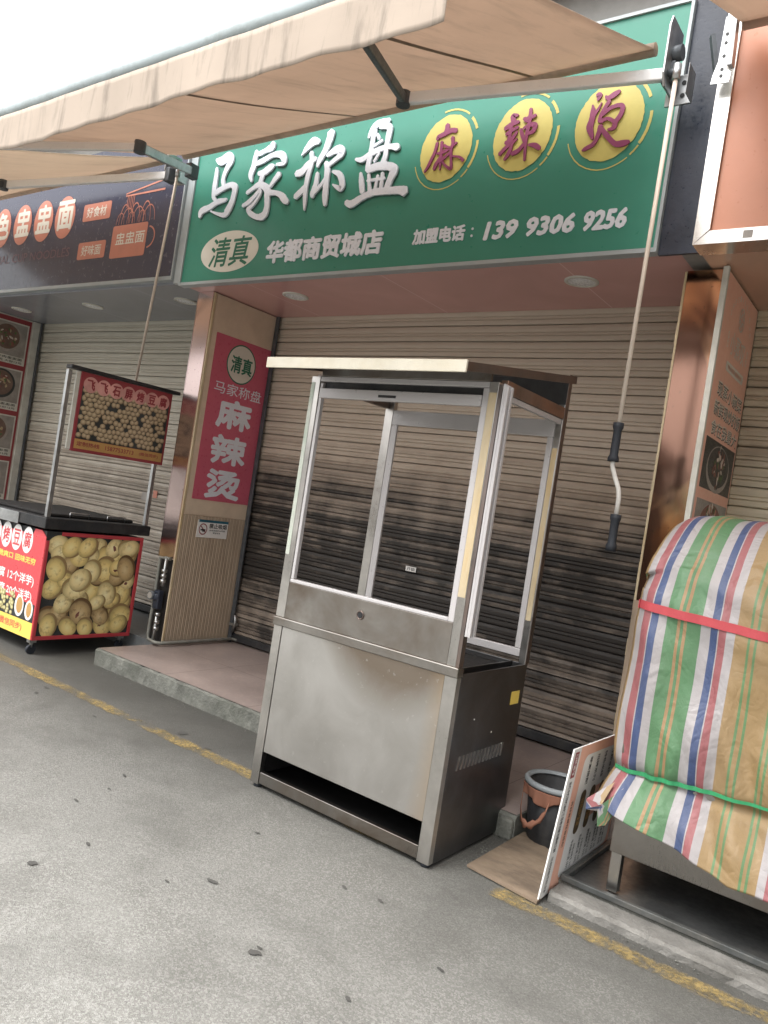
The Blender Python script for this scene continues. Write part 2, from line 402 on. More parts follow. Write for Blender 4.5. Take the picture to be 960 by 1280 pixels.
def tarp_mat():
    """woven striped sheet: the stripes run with U"""
    t = NT('striped_woven_tarpaulin'); uv = t.n('TexCoord').outputs['UV']
    sep = t.n('SeparateXYZ', Vector=uv); u = sep.outputs[0]; v = sep.outputs[1]
    Y = srgb(190,150,78); G = srgb(96,160,100); W = srgb(208,200,200); Rr = srgb(190,84,90); B = srgb(58,88,148); O = srgb(196,146,80); G2 = srgb(108,164,96)
    seq = [(.030,Y),(.009,G2),(.010,Y),(.009,G2),(.030,Y),(.026,W),(.030,Rr),(.005,W),(.027,B),(.032,W),
           (.042,G),(.010,O),(.012,G),(.010,O),(.046,G),(.036,W),(.027,B),(.005,W),(.027,Rr),(.030,W),
           (.046,Y),(.010,G2),(.014,Y),(.010,G2),(.034,Y)]
    per = sum(a for a, _ in seq); x = 0; stops = []
    for a, c in seq: stops.append((x/per, c)); x += a
    f = t.math('FRACT', t.math('DIVIDE', u, per))
    col = t.ramp(f, stops, 'CONSTANT')
    o = t.noise(t.co('Object'), 3.5, 6, .6)
    col = t.mix(t.math('MULTIPLY', t.ramp(o, [(.45, 0), (.75, 1)]), .16), col, (.42,.36,.30))
    hv = t.n('HueSaturation', Saturation=.80, Color=col); col = hv.outputs[0]
    wv = t.math('ADD', t.math('SINE', t.math('MULTIPLY', u, 1500)), t.math('SINE', t.math('MULTIPLY', v, 1500)))
    rg = lambda sc, dist: t.math('ABSOLUTE', t.math('SUBTRACT', t.noise(t.co('Object', (1,1,.7)), sc, 2, .5, dist), .5))
    cr = t.math('ADD', t.math('MULTIPLY', rg(6, 1.5), 1.6), t.math('MULTIPLY', rg(17, .8), .7))
    cr = t.math('ADD', t.math('ADD', cr, t.math('MULTIPLY', t.noise(t.co('Object'), 60, 3), .12)), t.math('MULTIPLY', wv, .012))
    fleck = t.ramp(t.noise(t.n('Mapping', Vector=uv, Scale=(500, 60, 1)).outputs[0], 1, 2), [(.6, 0), (.75, 1)])
    col = t.mix(t.math('MULTIPLY', fleck, .12), col, (.7,.68,.62))
    col = t.mix(1.0, col, (.60,.60,.60), 'MULTIPLY')
    d = t.bsdf(col, .40, 0., cr, .75, .012, .5)
    tr = t.n('BsdfTranslucent', Color=col).outputs[0]
    return t.done(t.n('MixShader', i0=.10, i1=d, i2=tr).outputs[0]), per
M['tarp'], TARP_PER = tarp_mat()

def ball_mat(name, c_hi, c_mid, c_edge, patches=True):
    """printed picture of a round bean curd ball; UV centre = middle of the ball"""
    t = NT(name); uv = t.n('TexCoord').outputs['UV']
    d = t.n('VectorMath', _operation='LENGTH', i0=t.n('Mapping', Vector=uv, Location=(.12,-.18,0)).outputs[0]).outputs['Value']
    c = t.ramp(d, [(0, c_hi), (.55, c_mid), (.9, tuple(a*.62 for a in c_mid)), (1.12, c_edge)])
    n = t.noise(t.co('Object'), 26, 5, .65)
    if patches:
        c = t.mix(t.math('MULTIPLY', t.ramp(n, [(.52, 0), (.68, 1)]), .55), c, c_edge)
    return t.done(t.bsdf(c, .35))
M['ball'] = ball_mat('printed_bean_curd_ball', (.95,.82,.40), (.85,.66,.26), (.30,.20,.09))
M['ball_b'] = ball_mat('printed_browner_ball', (.72,.58,.32), (.56,.40,.19), (.14,.08,.035))
M['ball_c'] = ball_mat('printed_paler_ball', (.97,.88,.52), (.90,.74,.36), (.34,.24,.10))
M['ball2'] = ball_mat('printed_small_ball', (.60,.50,.34), (.44,.34,.21), (.12,.085,.05), False)
M['ball3'] = ball_mat('printed_pale_ball', (.72,.68,.40), (.52,.47,.22), (.20,.16,.06), False)

# ------------------------------------------------------------------ lettering
_tc = bpy.data.curves.new('lettering_source', 'FONT'); _to = bpy.data.objects.new('lettering_source', _tc)
def glyphs(body, bold=.0):
    _tc.body = body; _tc.offset = bold; _tc.resolution_u = 2
    me = bpy.data.meshes.new_from_object(_to)
    vs = [(v.co.x, v.co.y) for v in me.vertices]; fs = [tuple(p.vertices) for p in me.polygons]
    bpy.data.meshes.remove(me)
    return vs, fs
COLX = {}
def write(mb, body, plane, rect, bold=.012, shear=0., thick=0., rot=0, mi=0):
    """lays the glyphs of `body` into rect=(u0,v0,u1,v1) of plane ('X',x) / ('Y',y): flat or raised by thick"""
    n0, p0 = len(mb.v), plane
    u0, v0, u1, v1 = rect; chars = max(1, sum(1.0 if ord(c) > 255 else .55 for c in body)); s = min((u1-u0)/chars, v1-v0)
    d = max(0., bold)*s*1.25; u0 += d; u1 -= d; v0 += d; v1 -= d
    dirs = [(0,0)] if d < 1e-5 else [(1,0),(-1,0),(0,1),(0,-1),(.7,.7),(-.7,.7),(.7,-.7),(-.7,-.7)]
    for k, (dx, dy) in enumerate(dirs):
        _write(mb, body, (plane[0], plane[1]+(.00005*k if plane[0] == 'X' else -.00005*k)), (u0+dx*d, v0+dy*d, u1+dx*d, v1+dy*d), min(bold, 0), shear, thick)
def _write(mb, body, plane, rect, bold=0., shear=0., thick=0., rot=0, mi=0):
    vs, fs = glyphs(body, bold)
    if not vs: return
    vs = [(x+shear*y, y) for x, y in vs]
    if rot == 90: vs = [(-y, x) for x, y in vs]
    x0 = min(v[0] for v in vs); x1 = max(v[0] for v in vs); y0 = min(v[1] for v in vs); y1 = max(v[1] for v in vs)
    u0, v0, u1, v1 = rect; b = len(mb.v); ax, c = plane
    def P(x, y, k=0):
        u = u0+(x-x0)/(x1-x0)*(u1-u0); v = v0+(y-y0)/(y1-y0)*(v1-v0)
        return (c+k, u, v) if ax == 'X' else (u, c-k, v)
    mb.v += [P(x, y, thick) for x, y in vs]
    for f in fs: mb.face([b+i for i in f], mi=mi)
    if thick:
        from collections import Counter
        e = Counter(); 
        for f in fs:
            for i in range(len(f)): a, q = f[i], f[(i+1) % len(f)]; e[(a, q)] += 1
        b2 = len(mb.v); mb.v += [P(x, y, 0) for x, y in vs]
        for (a, q) in e:
            if (q, a) not in e: mb.face([b+q, b+a, b2+a, b2+q])
def disc(mb, plane, cu, cv, ru, rv, n=36, uv=False, a0=0, a1=360, r_in=0., rag=0., tilt=0.):
    ax, c = plane
    P = lambda u, v: (c, u, v) if ax == 'X' else (u, c, v)
    ct, stt = math.cos(tilt), math.sin(tilt)
    pts = []
    for k in range(n + (0 if a1-a0 >= 360 else 1)):
        t = R(a0+(a1-a0)*k/n); j = 1+random.uniform(-rag, rag)
        du, dv = ru*math.cos(t)*j, rv*math.sin(t)*j
        pts.append((cu+du*ct-dv*stt, cv+du*stt+dv*ct, math.cos(t), math.sin(t), t))
    if r_in:
        b = len(mb.v)
        for u, v, *_ in pts: mb.v.append(P(u, v)); mb.v.append(P(cu+(u-cu)*r_in, cv+(v-cv)*r_in))
        m = len(pts)
        for k in range(m if a1-a0 >= 360 else m-1):
            q = (k+1) % m; mb.face([b+2*k, b+2*q, b+2*q+1, b+2*k+1])
        return
    b = len(mb.v); mb.v.append(P(cu, cv))
    for u, v, *_ in pts: mb.v.append(P(u, v))
    for k in range(len(pts)):
        q = (k+1) % len(pts)
        mb.face([b, b+1+k, b+1+q], [(0, 0), pts[k][2:4], pts[q][2:4]] if uv else None)
def rrect(mb, plane, u0, v0, u1, v1, r=.0, n=5, skew=0., mi=0):
    ax, c = plane; pts = []
    for cx, cy, a in ((u1-r, v1-r, 0), (u0+r, v1-r, 90), (u0+r, v0+r, 180), (u1-r, v0+r, 270)):
        for k in range(n+1 if r else 1):
            t = R(a+90*k/n) if r else 0
            u = cx+r*math.cos(t) if r else cx; v = cy+r*math.sin(t) if r else cy
            u += skew*(v-v0); pts.append((c, u, v) if ax == 'X' else (u, c, v))
    mb.poly(pts, mi=mi)
def brush(mb, strokes, y, thick, dx=0, dz=0):
    """brush strokes: polylines of (x, z, width) thickened to raised ribbons with round ends"""
    lvl = 0
    for st in strokes:
        lvl += 1; yy = y - .00025*lvl
        pts = []
        for i in range(len(st)-1):                           # Catmull-Rom between the points
            p0 = st[max(i-1, 0)]; p1 = st[i]; p2 = st[i+1]; p3 = st[min(i+2, len(st)-1)]
            for k in range(5):
                u = k/5
                pts.append([.5*((2*p1[c])+(-p0[c]+p2[c])*u+(2*p0[c]-5*p1[c]+4*p2[c]-p3[c])*u*u+(-p0[c]+3*p1[c]-3*p2[c]+p3[c])*u**3) for c in range(3)])
        pts.append(list(st[-1]))
        L = []; Rr = []
        for i, (x, z, w) in enumerate(pts):
            a = pts[max(i-1, 0)]; b = pts[min(i+1, len(pts)-1)]
            tx, tz = b[0]-a[0], b[1]-a[1]; l = math.hypot(tx, tz) or 1; tx /= l; tz /= l
            w = max(w, .004)/2*random.uniform(.94, 1.06)
            L.append((x-tz*w, z+tx*w)); Rr.append((x+tz*w, z-tx*w))
        def cap(p, q, w, sgn):
            tx, tz = p[0]-q[0], p[1]-q[1]; l = math.hypot(tx, tz) or 1
            return (p[0]+tx/l*w*.32, p[1]+tz/l*w*.32)
        e0 = cap(pts[0], pts[1], pts[0][2], 1); e1 = cap(pts[-1], pts[-2], pts[-1][2], 1)
        n = len(pts); b = len(mb.v)
        for k in (0, thick):
            for (x, z) in L+Rr+[e0, e1]: mb.v.append((x+dx, yy-k, z+dz))
        m = 2*n+2; T = b+m
        for i in range(n-1): mb.face([T+i, T+i+1, T+n+i+1, T+n+i])
        mb.face([T, T+n, T+2*n]); mb.face([T+n-1, T+2*n+1, T+2*n-1])
        ring = list(range(n)) + [2*n+1] + list(range(2*n-1, n-1, -1)) + [2*n]
        for i in range(len(ring)):
            a, q = ring[i], ring[(i+1) % len(ring)]
            mb.face([b+a, T+a, T+q, b+q])
BRUSH = {
    'ma': [[(-4.736,3.806,0.017),(-4.671,3.788,0.073),(-4.602,3.808,0.073),(-4.572,3.774,0.06),(-4.606,3.714,0.043),(-4.627,3.648,0.036),(-4.612,3.601,0.034)],[(-4.717,3.742,0.022),(-4.71,3.693,0.039),(-4.71,3.606,0.045),(-4.705,3.527,0.036),(-4.674,3.493,0.022)],[(-4.691,3.551,0.043),(-4.613,3.577,0.043),(-4.528,3.592,0.042),(-4.483,3.568,0.052),(-4.481,3.518,0.049),(-4.493,3.46,0.052),(-4.524,3.403,0.061),(-4.555,3.374,0.038),(-4.635,3.391,0.022),(-4.712,3.418,0.012)],[(-4.828,3.386,0.031),(-4.822,3.421,0.053),(-4.795,3.436,0.051),(-4.739,3.447,0.043),(-4.655,3.478,0.043),(-4.574,3.486,0.029),(-4.553,3.491,0.017)]],
    'jia': [[(-4.152,3.842,0.041),(-4.158,3.814,0.061),(-4.212,3.798,0.037),(-4.279,3.783,0.033),(-4.305,3.795,0.021)],[(-4.308,3.808,0.029),(-4.311,3.766,0.041),(-4.314,3.7,0.05),(-4.332,3.644,0.046),(-4.314,3.591,0.017)],[(-4.288,3.713,0.033),(-4.22,3.728,0.041),(-4.133,3.753,0.037),(-4.052,3.745,0.048),(-4.016,3.708,0.048),(-4.016,3.679,0.032),(-4.084,3.68,0.018)],[(-4.254,3.64,0.029),(-4.201,3.639,0.049),(-4.138,3.667,0.05),(-4.105,3.675,0.02)],[(-4.201,3.639,0.041),(-4.215,3.595,0.041),(-4.22,3.563,0.037)],[(-4.345,3.511,0.025),(-4.285,3.537,0.033),(-4.23,3.556,0.045),(-4.18,3.541,0.049),(-4.139,3.511,0.061),(-4.128,3.461,0.05),(-4.117,3.386,0.047),(-4.134,3.33,0.057),(-4.203,3.325,0.039),(-4.282,3.362,0.037),(-4.308,3.398,0.033)],[(-4.367,3.421,0.025),(-4.311,3.44,0.037),(-4.259,3.476,0.033),(-4.21,3.52,0.029)],[(-4.306,3.389,0.033),(-4.259,3.418,0.025),(-4.211,3.47,0.021),(-4.196,3.51,0.016)],[(-4.04,3.609,0.044),(-4.073,3.577,0.039),(-4.114,3.529,0.024)],[(-4.122,3.485,0.049),(-4.051,3.477,0.034),(-3.99,3.453,0.044),(-3.949,3.416,0.048),(-3.917,3.397,0.028)]],
    'cheng': [[(-3.851,3.71,0.011),(-3.809,3.756,0.045),(-3.762,3.789,0.062),(-3.709,3.781,0.035)],[(-3.879,3.589,0.041),(-3.825,3.595,0.054),(-3.774,3.642,0.045),(-3.713,3.67,0.03)],[(-3.765,3.718,0.031),(-3.748,3.648,0.037),(-3.763,3.56,0.04),(-3.768,3.471,0.037),(-3.756,3.379,0.027),(-3.75,3.325,0.007)],[(-3.854,3.426,0.041),(-3.798,3.465,0.045),(-3.757,3.505,0.027)],[(-3.611,3.832,0.058),(-3.614,3.788,0.058),(-3.639,3.712,0.049),(-3.679,3.647,0.04),(-3.689,3.611,0.022)],[(-3.614,3.673,0.026),(-3.55,3.699,0.052),(-3.504,3.697,0.057),(-3.489,3.668,0.043),(-3.537,3.636,0.033),(-3.589,3.608,0.03)],[(-3.617,3.629,0.03),(-3.594,3.573,0.044),(-3.587,3.484,0.044),(-3.578,3.395,0.045),(-3.567,3.339,0.024)],[(-3.68,3.567,0.027),(-3.678,3.495,0.04),(-3.695,3.435,0.04),(-3.689,3.408,0.027)],[(-3.683,3.434,0.03),(-3.623,3.489,0.025),(-3.588,3.546,0.021)],[(-3.544,3.558,0.017),(-3.482,3.532,0.039),(-3.448,3.476,0.041),(-3.451,3.434,0.039),(-3.526,3.47,0.01)]],
    'pan': [[(-3.28,3.74,0.021),(-3.258,3.791,0.038),(-3.216,3.818,0.046),(-3.133,3.825,0.031)],[(-3.24,3.78,0.042),(-3.243,3.712,0.034),(-3.243,3.645,0.037),(-3.251,3.561,0.035),(-3.25,3.527,0.034)],[(-3.197,3.802,0.042),(-3.125,3.782,0.041),(-3.12,3.726,0.04),(-3.124,3.669,0.037),(-3.122,3.602,0.035),(-3.137,3.545,0.046)],[(-3.362,3.613,0.017),(-3.308,3.603,0.036),(-3.248,3.628,0.038),(-3.168,3.65,0.037),(-3.096,3.654,0.033),(-3.048,3.645,0.045),(-3.029,3.638,0.033)],[(-3.212,3.75,0.018),(-3.191,3.717,0.021)],[(-3.235,3.673,0.017),(-3.162,3.704,0.018)],[(-3.173,3.626,0.018),(-3.206,3.576,0.02)],[(-3.302,3.517,0.017),(-3.286,3.464,0.035),(-3.263,3.389,0.038)],[(-3.25,3.527,0.042),(-3.167,3.541,0.052),(-3.071,3.526,0.051),(-3.037,3.499,0.059),(-3.055,3.443,0.045),(-3.074,3.383,0.041)],[(-3.233,3.499,0.02),(-3.202,3.382,0.028)],[(-3.156,3.481,0.02),(-3.163,3.381,0.025)],[(-3.122,3.493,0.023),(-3.115,3.38,0.025)],[(-3.236,3.458,0.017),(-3.099,3.457,0.018)],[(-3.387,3.339,0.03),(-3.339,3.321,0.049),(-3.259,3.354,0.042),(-3.167,3.377,0.043),(-3.062,3.373,0.043),(-2.97,3.367,0.05),(-2.922,3.353,0.061)]],
    'hemp': [[(-2.689,3.723,0.029),(-2.686,3.693,0.034),(-2.694,3.675,0.029)],[(-2.741,3.643,0.02),(-2.741,3.657,0.025),(-2.696,3.67,0.03),(-2.652,3.683,0.029),(-2.619,3.675,0.028)],[(-2.743,3.623,0.02),(-2.749,3.574,0.021),(-2.765,3.532,0.021),(-2.786,3.485,0.02),(-2.805,3.457,0.012)],[(-2.734,3.557,0.012),(-2.682,3.562,0.02),(-2.65,3.574,0.015),(-2.604,3.604,0.013)],[(-2.71,3.623,0.019),(-2.705,3.573,0.021),(-2.699,3.512,0.021),(-2.695,3.455,0.009)],[(-2.7,3.532,0.024),(-2.728,3.492,0.026),(-2.737,3.463,0.02)],[(-2.639,3.639,0.024),(-2.63,3.605,0.022),(-2.636,3.562,0.02),(-2.625,3.502,0.017),(-2.619,3.452,0.019),(-2.668,3.483,0.014),(-2.684,3.505,0.011)],[(-2.624,3.526,0.011),(-2.57,3.514,0.014),(-2.541,3.49,0.021)],[(-2.634,3.552,0.017),(-2.67,3.528,0.02),(-2.701,3.503,0.016)],[(-2.689,3.6,0.018),(-2.669,3.587,0.015),(-2.639,3.577,0.014)]],
    'hot': [[(-2.223,3.696,0.015),(-2.254,3.697,0.028),(-2.246,3.667,0.03)],[(-2.292,3.631,0.026),(-2.255,3.651,0.028),(-2.211,3.658,0.018)],[(-2.28,3.598,0.021),(-2.249,3.614,0.021),(-2.211,3.628,0.018)],[(-2.277,3.549,0.023),(-2.24,3.566,0.026),(-2.213,3.603,0.015)],[(-2.255,3.651,0.022),(-2.256,3.589,0.021),(-2.264,3.539,0.021)],[(-2.304,3.489,0.024),(-2.267,3.524,0.023),(-2.231,3.544,0.018),(-2.206,3.563,0.01)],[(-2.267,3.455,0.018),(-2.244,3.49,0.025),(-2.235,3.535,0.018)],[(-2.149,3.718,0.018),(-2.146,3.682,0.023),(-2.16,3.655,0.023),(-2.181,3.671,0.02)],[(-2.178,3.663,0.021),(-2.146,3.667,0.023),(-2.112,3.676,0.018)],[(-2.192,3.612,0.019),(-2.174,3.571,0.02),(-2.157,3.538,0.02)],[(-2.175,3.612,0.015),(-2.144,3.627,0.021),(-2.108,3.621,0.03),(-2.111,3.591,0.025),(-2.137,3.58,0.02)],[(-2.14,3.666,0.015),(-2.147,3.607,0.023),(-2.149,3.532,0.019),(-2.139,3.432,0.014)],[(-2.225,3.48,0.025),(-2.188,3.492,0.025),(-2.16,3.523,0.021)],[(-2.131,3.516,0.01),(-2.091,3.508,0.028),(-2.058,3.485,0.024)]],
    'scald': [[(-1.773,3.724,0.021),(-1.758,3.716,0.028),(-1.765,3.692,0.011)],[(-1.789,3.672,0.008),(-1.781,3.636,0.028),(-1.781,3.595,0.032),(-1.786,3.554,0.037),(-1.768,3.509,0.022),(-1.761,3.489,0.008)],[(-1.774,3.614,0.021),(-1.753,3.647,0.014),(-1.741,3.676,0.007)],[(-1.725,3.706,0.01),(-1.707,3.694,0.026),(-1.673,3.709,0.029),(-1.653,3.718,0.02)],[(-1.699,3.678,0.021),(-1.72,3.641,0.022),(-1.735,3.602,0.022),(-1.736,3.576,0.022)],[(-1.725,3.611,0.02),(-1.692,3.636,0.022),(-1.647,3.645,0.022),(-1.623,3.632,0.024),(-1.628,3.594,0.025),(-1.649,3.561,0.026),(-1.655,3.532,0.025),(-1.685,3.526,0.01)],[(-1.73,3.575,0.021),(-1.695,3.585,0.018),(-1.657,3.563,0.02)],[(-1.727,3.554,0.027),(-1.731,3.513,0.026),(-1.75,3.464,0.022),(-1.79,3.444,0.023),(-1.81,3.436,0.007)],[(-1.718,3.535,0.023),(-1.679,3.489,0.026),(-1.636,3.447,0.026),(-1.599,3.441,0.036),(-1.561,3.445,0.018)]],
}
EXPO = 1.1
M['rim'] = basic('grey_plastic_rim', (.22,.24,.25), .45, 0, .1, 9)
M['bag'] = fabric('thin_orange_plastic', (.50,.25,.17), .5, False)
M['ply'] = basic('worn_plywood', (.175,.125,.08), .8, 0, .3, 3.5, (.045,.032,.024), .9, .35, .006, (1,2.2,1))
M['batten'] = basic('raw_wood_batten', (.33,.24,.16), .75, 0, .2, 6, (.15,.10,.07), .4, .3, .004, (6,6,.5))
M['pill'] = basic('brown_pill_print', (.11,.075,.035), .4, 0, .2, 12)
M['tray'] = basic('dusty_black_tray', (.055,.056,.055), .38, .3, .35, 4, (.16,.15,.13), .6)
M['tray_rim'] = basic('painted_tray_rim', (.075,.08,.078), .4, .3, .3, 8, (.22,.20,.17), .5)
M['red_strap'] = basic('red_woven_strap', srgb(184,58,66), .5, 0, .07, 20)
M['green_cord'] = basic('green_plastic_cord', srgb(24,140,84), .4, 0, .1, 20)
M['green_dark'] = basic('dark_green_letter_shadow', (.012,.09,.065), .4)
M['badge2'] = basic('dim_salmon_print', srgb(110,74,82), .4)
M['badge_pale'] = basic('pale_pink_badge', srgb(214,150,140), .4)
M['pipe'] = basic('grey_painted_pipe', (.22,.22,.19), .55, .2, .2, 9, (.08,.07,.05), .6)
M['film_green'] = basic('milky_film', (.46,.48,.41), .45, 0, .12, 9, (.25,.36,.26), .6)
# ------------------------------------------------------------------ SETTING
g = MB(); g.poly([(-420,-420,0),(420,-420,0),(420,420,0),(-420,420,0)]); link('street_ground', g, M['ground'], kind='structure')
# worn yellow line: slightly wavering strip (local origin in the middle of its width)
yl = MB()
def ylc(x): return .01*math.sin(x*1.7)+.006*math.sin(x*4.1)
yl.grid(120, 1, lambda a, b: (-14+20*a, (b-.5)*.125+ylc(-14+20*a), 0))
o = link('yellow_road_line', yl, M['yellow_line'], kind='structure'); o.location = (0, 2.885, .004)

def rough_box(x0, x1, y0, y1, z0, z1, nx, amp, seed):
    """kerb: a box with a chipped, uneven upper edge"""
    rnd = random.Random(seed); m = MB(); nx = max(2, nx)
    prof = [(y0, z0), (y0, z0+(z1-z0)*.5), (y0, z1-.012), (y0+.012, z1), (y0+.06, z1), (y1, z1)]
    b = 0; rows = []
    for i in range(nx+1):
        x = x0+(x1-x0)*i/nx; row = []
        ch = rnd.random() < .12
        for k, (y, z) in enumerate(prof):
            if k in (1, 2, 3):
                j = rnd.uniform(-amp, amp)
                y2 = y+j*.7+(amp*1.6 if ch and k > 1 else 0); z2 = z+j*.4-(amp*1.4 if ch and k > 1 else 0)
            else: y2, z2 = y, z
            row.append(len(m.v)); m.v.append((x, y2, z2))
        rows.append(row)
    for i in range(nx):
        for k in range(len(prof)-1): m.face([rows[i][k], rows[i+1][k], rows[i+1][k+1], rows[i][k+1]])
    m.poly([m.v[k] for k in rows[0]]+[(x0, y1, z0)]); m.poly([m.v[k] for k in rows[-1]][::-1]+[(x1, y1, z0)][::-1])
    return m
link('centre_platform', rough_box(-4.87, -1.47, 3.395, 4.80, -.05, .117, 110, .006, 3), M['conc'], kind='structure')
t = MB(); t.poly([(-4.862,3.41,.1205),(-1.475,3.41,.1205),(-1.475,4.80,.1205),(-4.862,4.80,.1205)])
link('centre_platform_tiles', t, M['tile'], kind='structure')
t = MB(); t.box(-1.47,-1.13,3.86,4.80,-.05,.119); link('doorstep', t, M['tile'], kind='structure')
t = MB(); t.box(-9.6,-4.875,3.98,4.85,-.05,.112); link('left_shop_floor', t, M['tile_grey'], kind='structure')
link('right_kerb', rough_box(-1.115, 3.2, 3.00, 3.12, -.05, .040, 130, .004, 5), M['conc_light'], kind='structure')
t = MB(); t.box(-1.125,3.2,3.121,4.80,-.05,.048); link('right_shop_floor', t, M['conc'], kind='structure')

def blob(m, x, y, r, seed, z=.0045):
    rnd = random.Random(seed); n = 15; p1, p2 = rnd.uniform(0, 6), rnd.uniform(0, 6)
    m.poly([(x+r*(1+.3*math.sin(2*a+p1)+.15*math.sin(5*a+p2)+rnd.uniform(-.12,.12))*math.cos(a), y+.62*r*(1+.3*math.sin(2*a+p1)+rnd.uniform(-.12,.12))*math.sin(a), z) for a in [2*math.pi*k/n for k in range(n)]])
m = MB()
for k, (x, y, r) in enumerate([(-2.476,1.6,.020),(-2.004,2.03,.020),(-1.592,1.845,.022),(-1.60,1.875,.010),(-4.434,2.779,.02),(-4.36,2.67,.018),(-3.365,2.991,.035),(-2.867,2.015,.012),
      (-3.822,2.723,.014),(-2.495,1.835,.013),(-1.254,1.9,.012),(-1.533,2.436,.012),(-1.68,2.402,.013),(-2.1,1.9,.010),(-3.1,2.95,.018),(-2.2,2.45,.011),(-1.15,2.25,.012),(-3.0,2.35,.014),(-2.9,2.2,.009)]):
    blob(m, x, y, r, k)
link('road_tar_spots', m, M['gum'], kind='structure')

# ------------------------------------------------------------------ SHOPFRONTS
def shutter(parent, name, x0, x1, z0, z1, Y, mat, bar=True):
    """rolled-steel shutter: pressed slats with a deep joint, a shallow crease and a pair of fine ribs"""
    m = MB(); prof = []; P = .112; z = z1; k = 0
    shape = [(0,0),(.002,.024),(.007,.024),(.010,0),(.030,-.006),(.052,-.004),(.056,.002),(.060,-.004),(.074,-.005),(.078,.004),(.083,-.003),(.104,-.003)]
    while z > z0:
        jit = random.uniform(-.003, .003)
        for dz, dy in shape:
            if z-dz > z0: prof.append((Y+dy+jit, z-dz))
        z -= P
    prof.append((Y, z0)); n = len(prof); nx = 40
    bumps = [(random.uniform(x0, x1), random.uniform(z0, z1), random.uniform(.15, .5), random.uniform(-.006, .006)) for _ in range(22)]
    b = 0
    for i in range(nx+1):
        x = x0+(x1-x0)*i/nx
        for (y, z) in prof:
            w = sum(a*math.exp(-((x-bx)**2/(r*r)+(z-bz)**2/(.02+r*r*.15))) for bx, bz, r, a in bumps)
            m.v.append((x, y+w, z+.0015*math.sin(x*3+z*2)))
    for i in range(nx):
        for k in range(n-1): m.face([i*n+k, (i+1)*n+k, (i+1)*n+k+1, i*n+k+1])
    o = link(name, m, mat, parent)
    if bar:
        q = MB(); q.box(x0+.01, x1-.01, Y-.022, Y+.03, z0-.062, z0-.003); link('bottom_bar', q, M['black'], o, bevel=.004)
    return o
def downlight(parent, x, y, z):
    m = MB(); m.lathe((x,y,z), [(.098,.0),(.098,-.006),(.082,-.010),(.078,-.003)], 30); o = link('downlight', m, M['white_trim'], parent)
    m = MB(); m.lathe((x,y,z), [(.078,-.004),(.05,-.009),(.001,-.011)], 30); link('lens', m, M['lens'], o)

SY = 4.65; WZ = 4.35
def shopfront(label, x0, x1, shut, sof, z_shut=.14, lights=(), y_sof=3.752, px0=None, zs=2.90, sx0=None):
    s = thing('shopfront', label, 'shop front', ((x0+x1)/2, SY, 0))
    m = MB(); m.box(x0, x1, 3.74, 5.0, zs+.03, WZ); m.box(x0, x1, 4.74, 5.0, 0, zs+.02)
    link('upper_wall', m, M['wall'], s)
    m = MB(); m.box(x0-.06, x1+.06 if x1 < 0 else x1, 3.60, 5.05, WZ+.003, WZ+.09); link('roof_slab', m, M['wall'], s)
    m = MB(); m.box(x0 if sx0 is None else sx0, x1, y_sof, 4.735, zs, zs+.028); f = link('soffit', m, sof, s)
    for lx in lights: downlight(f, lx, 4.13, zs)
    sh = shutter(s, 'roller_shutter', px0 if px0 is not None else x0, x1, z_shut+.06, zs+.02, SY, shut)
    return s, sh

S_soot = shutter_mat('soot_stained_shutter', (.58,.51,.42), (.030,.025,.021), 'soot')
S_left = shutter_mat('weathered_cream_shutter', (.56,.545,.47), (.10,.085,.065), 'left')
S_right = shutter_mat('cream_yellow_shutter', (.66,.60,.44), (.16,.12,.08), 'right')
sc, shc = shopfront('closed shop behind the kiosk with a soot blackened shutter and brick red soffit', -5.0, -1.25, S_soot, M['soffit_red'], lights=(-4.15,-1.90), px0=-4.82)
sl, shl = shopfront('closed shop left of the crimson poster pillar, with grey soffit and cream shutter', -8.75, -5.0, S_left, M['soffit_grey'], lights=(-5.42,-6.78,-8.08), px0=-8.55, zs=2.905)
sr, shr = shopfront('closed shop at the right edge with soffit coloured with the orange sign reflection and cream yellow shutter', -1.25, 3.1, S_right, M['soffit_orange'], z_shut=.08, px0=-1.05, y_sof=3.60, zs=2.86, sx0=-1.133)
for x0_, x1_ in ((-4.812,-4.772),(-1.292,-1.255)):
    m = MB(); m.box(x0_,x1_,SY-.045,SY-.030,.125,2.895); m.box(x0_,x0_+.004,SY-.030,SY+.02,.125,2.895); link('guide_rail', m, M['elbow'], sc, bevel=.002)
m = MB(); m.box(-5.06,-5.02,SY-.045,SY-.030,.125,2.90); link('guide_rail', m, M['elbow'], sl, bevel=.002)
m = MB(); m.box(-8.55,-8.51,SY-.045,SY-.030,.125,2.90); link('guide_rail', m, M['elbow'], sl, bevel=.002)
# the pillars between the shops
# left shop | centre shop
m = MB(); m.box(-4.995,-4.825,3.935,4.735,.12,2.895); pl = link('pillar', m, M['beige_board'], sc, bevel=.004)
m = MB(); m.box(-5.003,-4.828,3.926,3.934,.80,2.897); m.box(-5.008,-5.000,3.926,4.735,.80,2.897); link('steel_cladding', m, M['clad_pink'], pl)
m = MB(); m.box(-4.99,-4.83,3.924,3.934,.125,.79); link('recess_shade_sheet', m, M['soot'], pl)  # flat black sheet painting the shade of the open recess
m = MB(); m.box(-4.8245,-4.816,3.955,4.62,.135,1.155); link('ribbed_board', m, M['rib'], pl)
m = MB(); m.box(-4.8245,-4.820,3.962,4.632,1.16,2.893); link('cover_board', m, M['beige_board'], pl)
m = MB(); m.box(-4.8275,-4.817,3.936,3.952,.13,2.893); link('corner_strip', m, M['film'], pl)
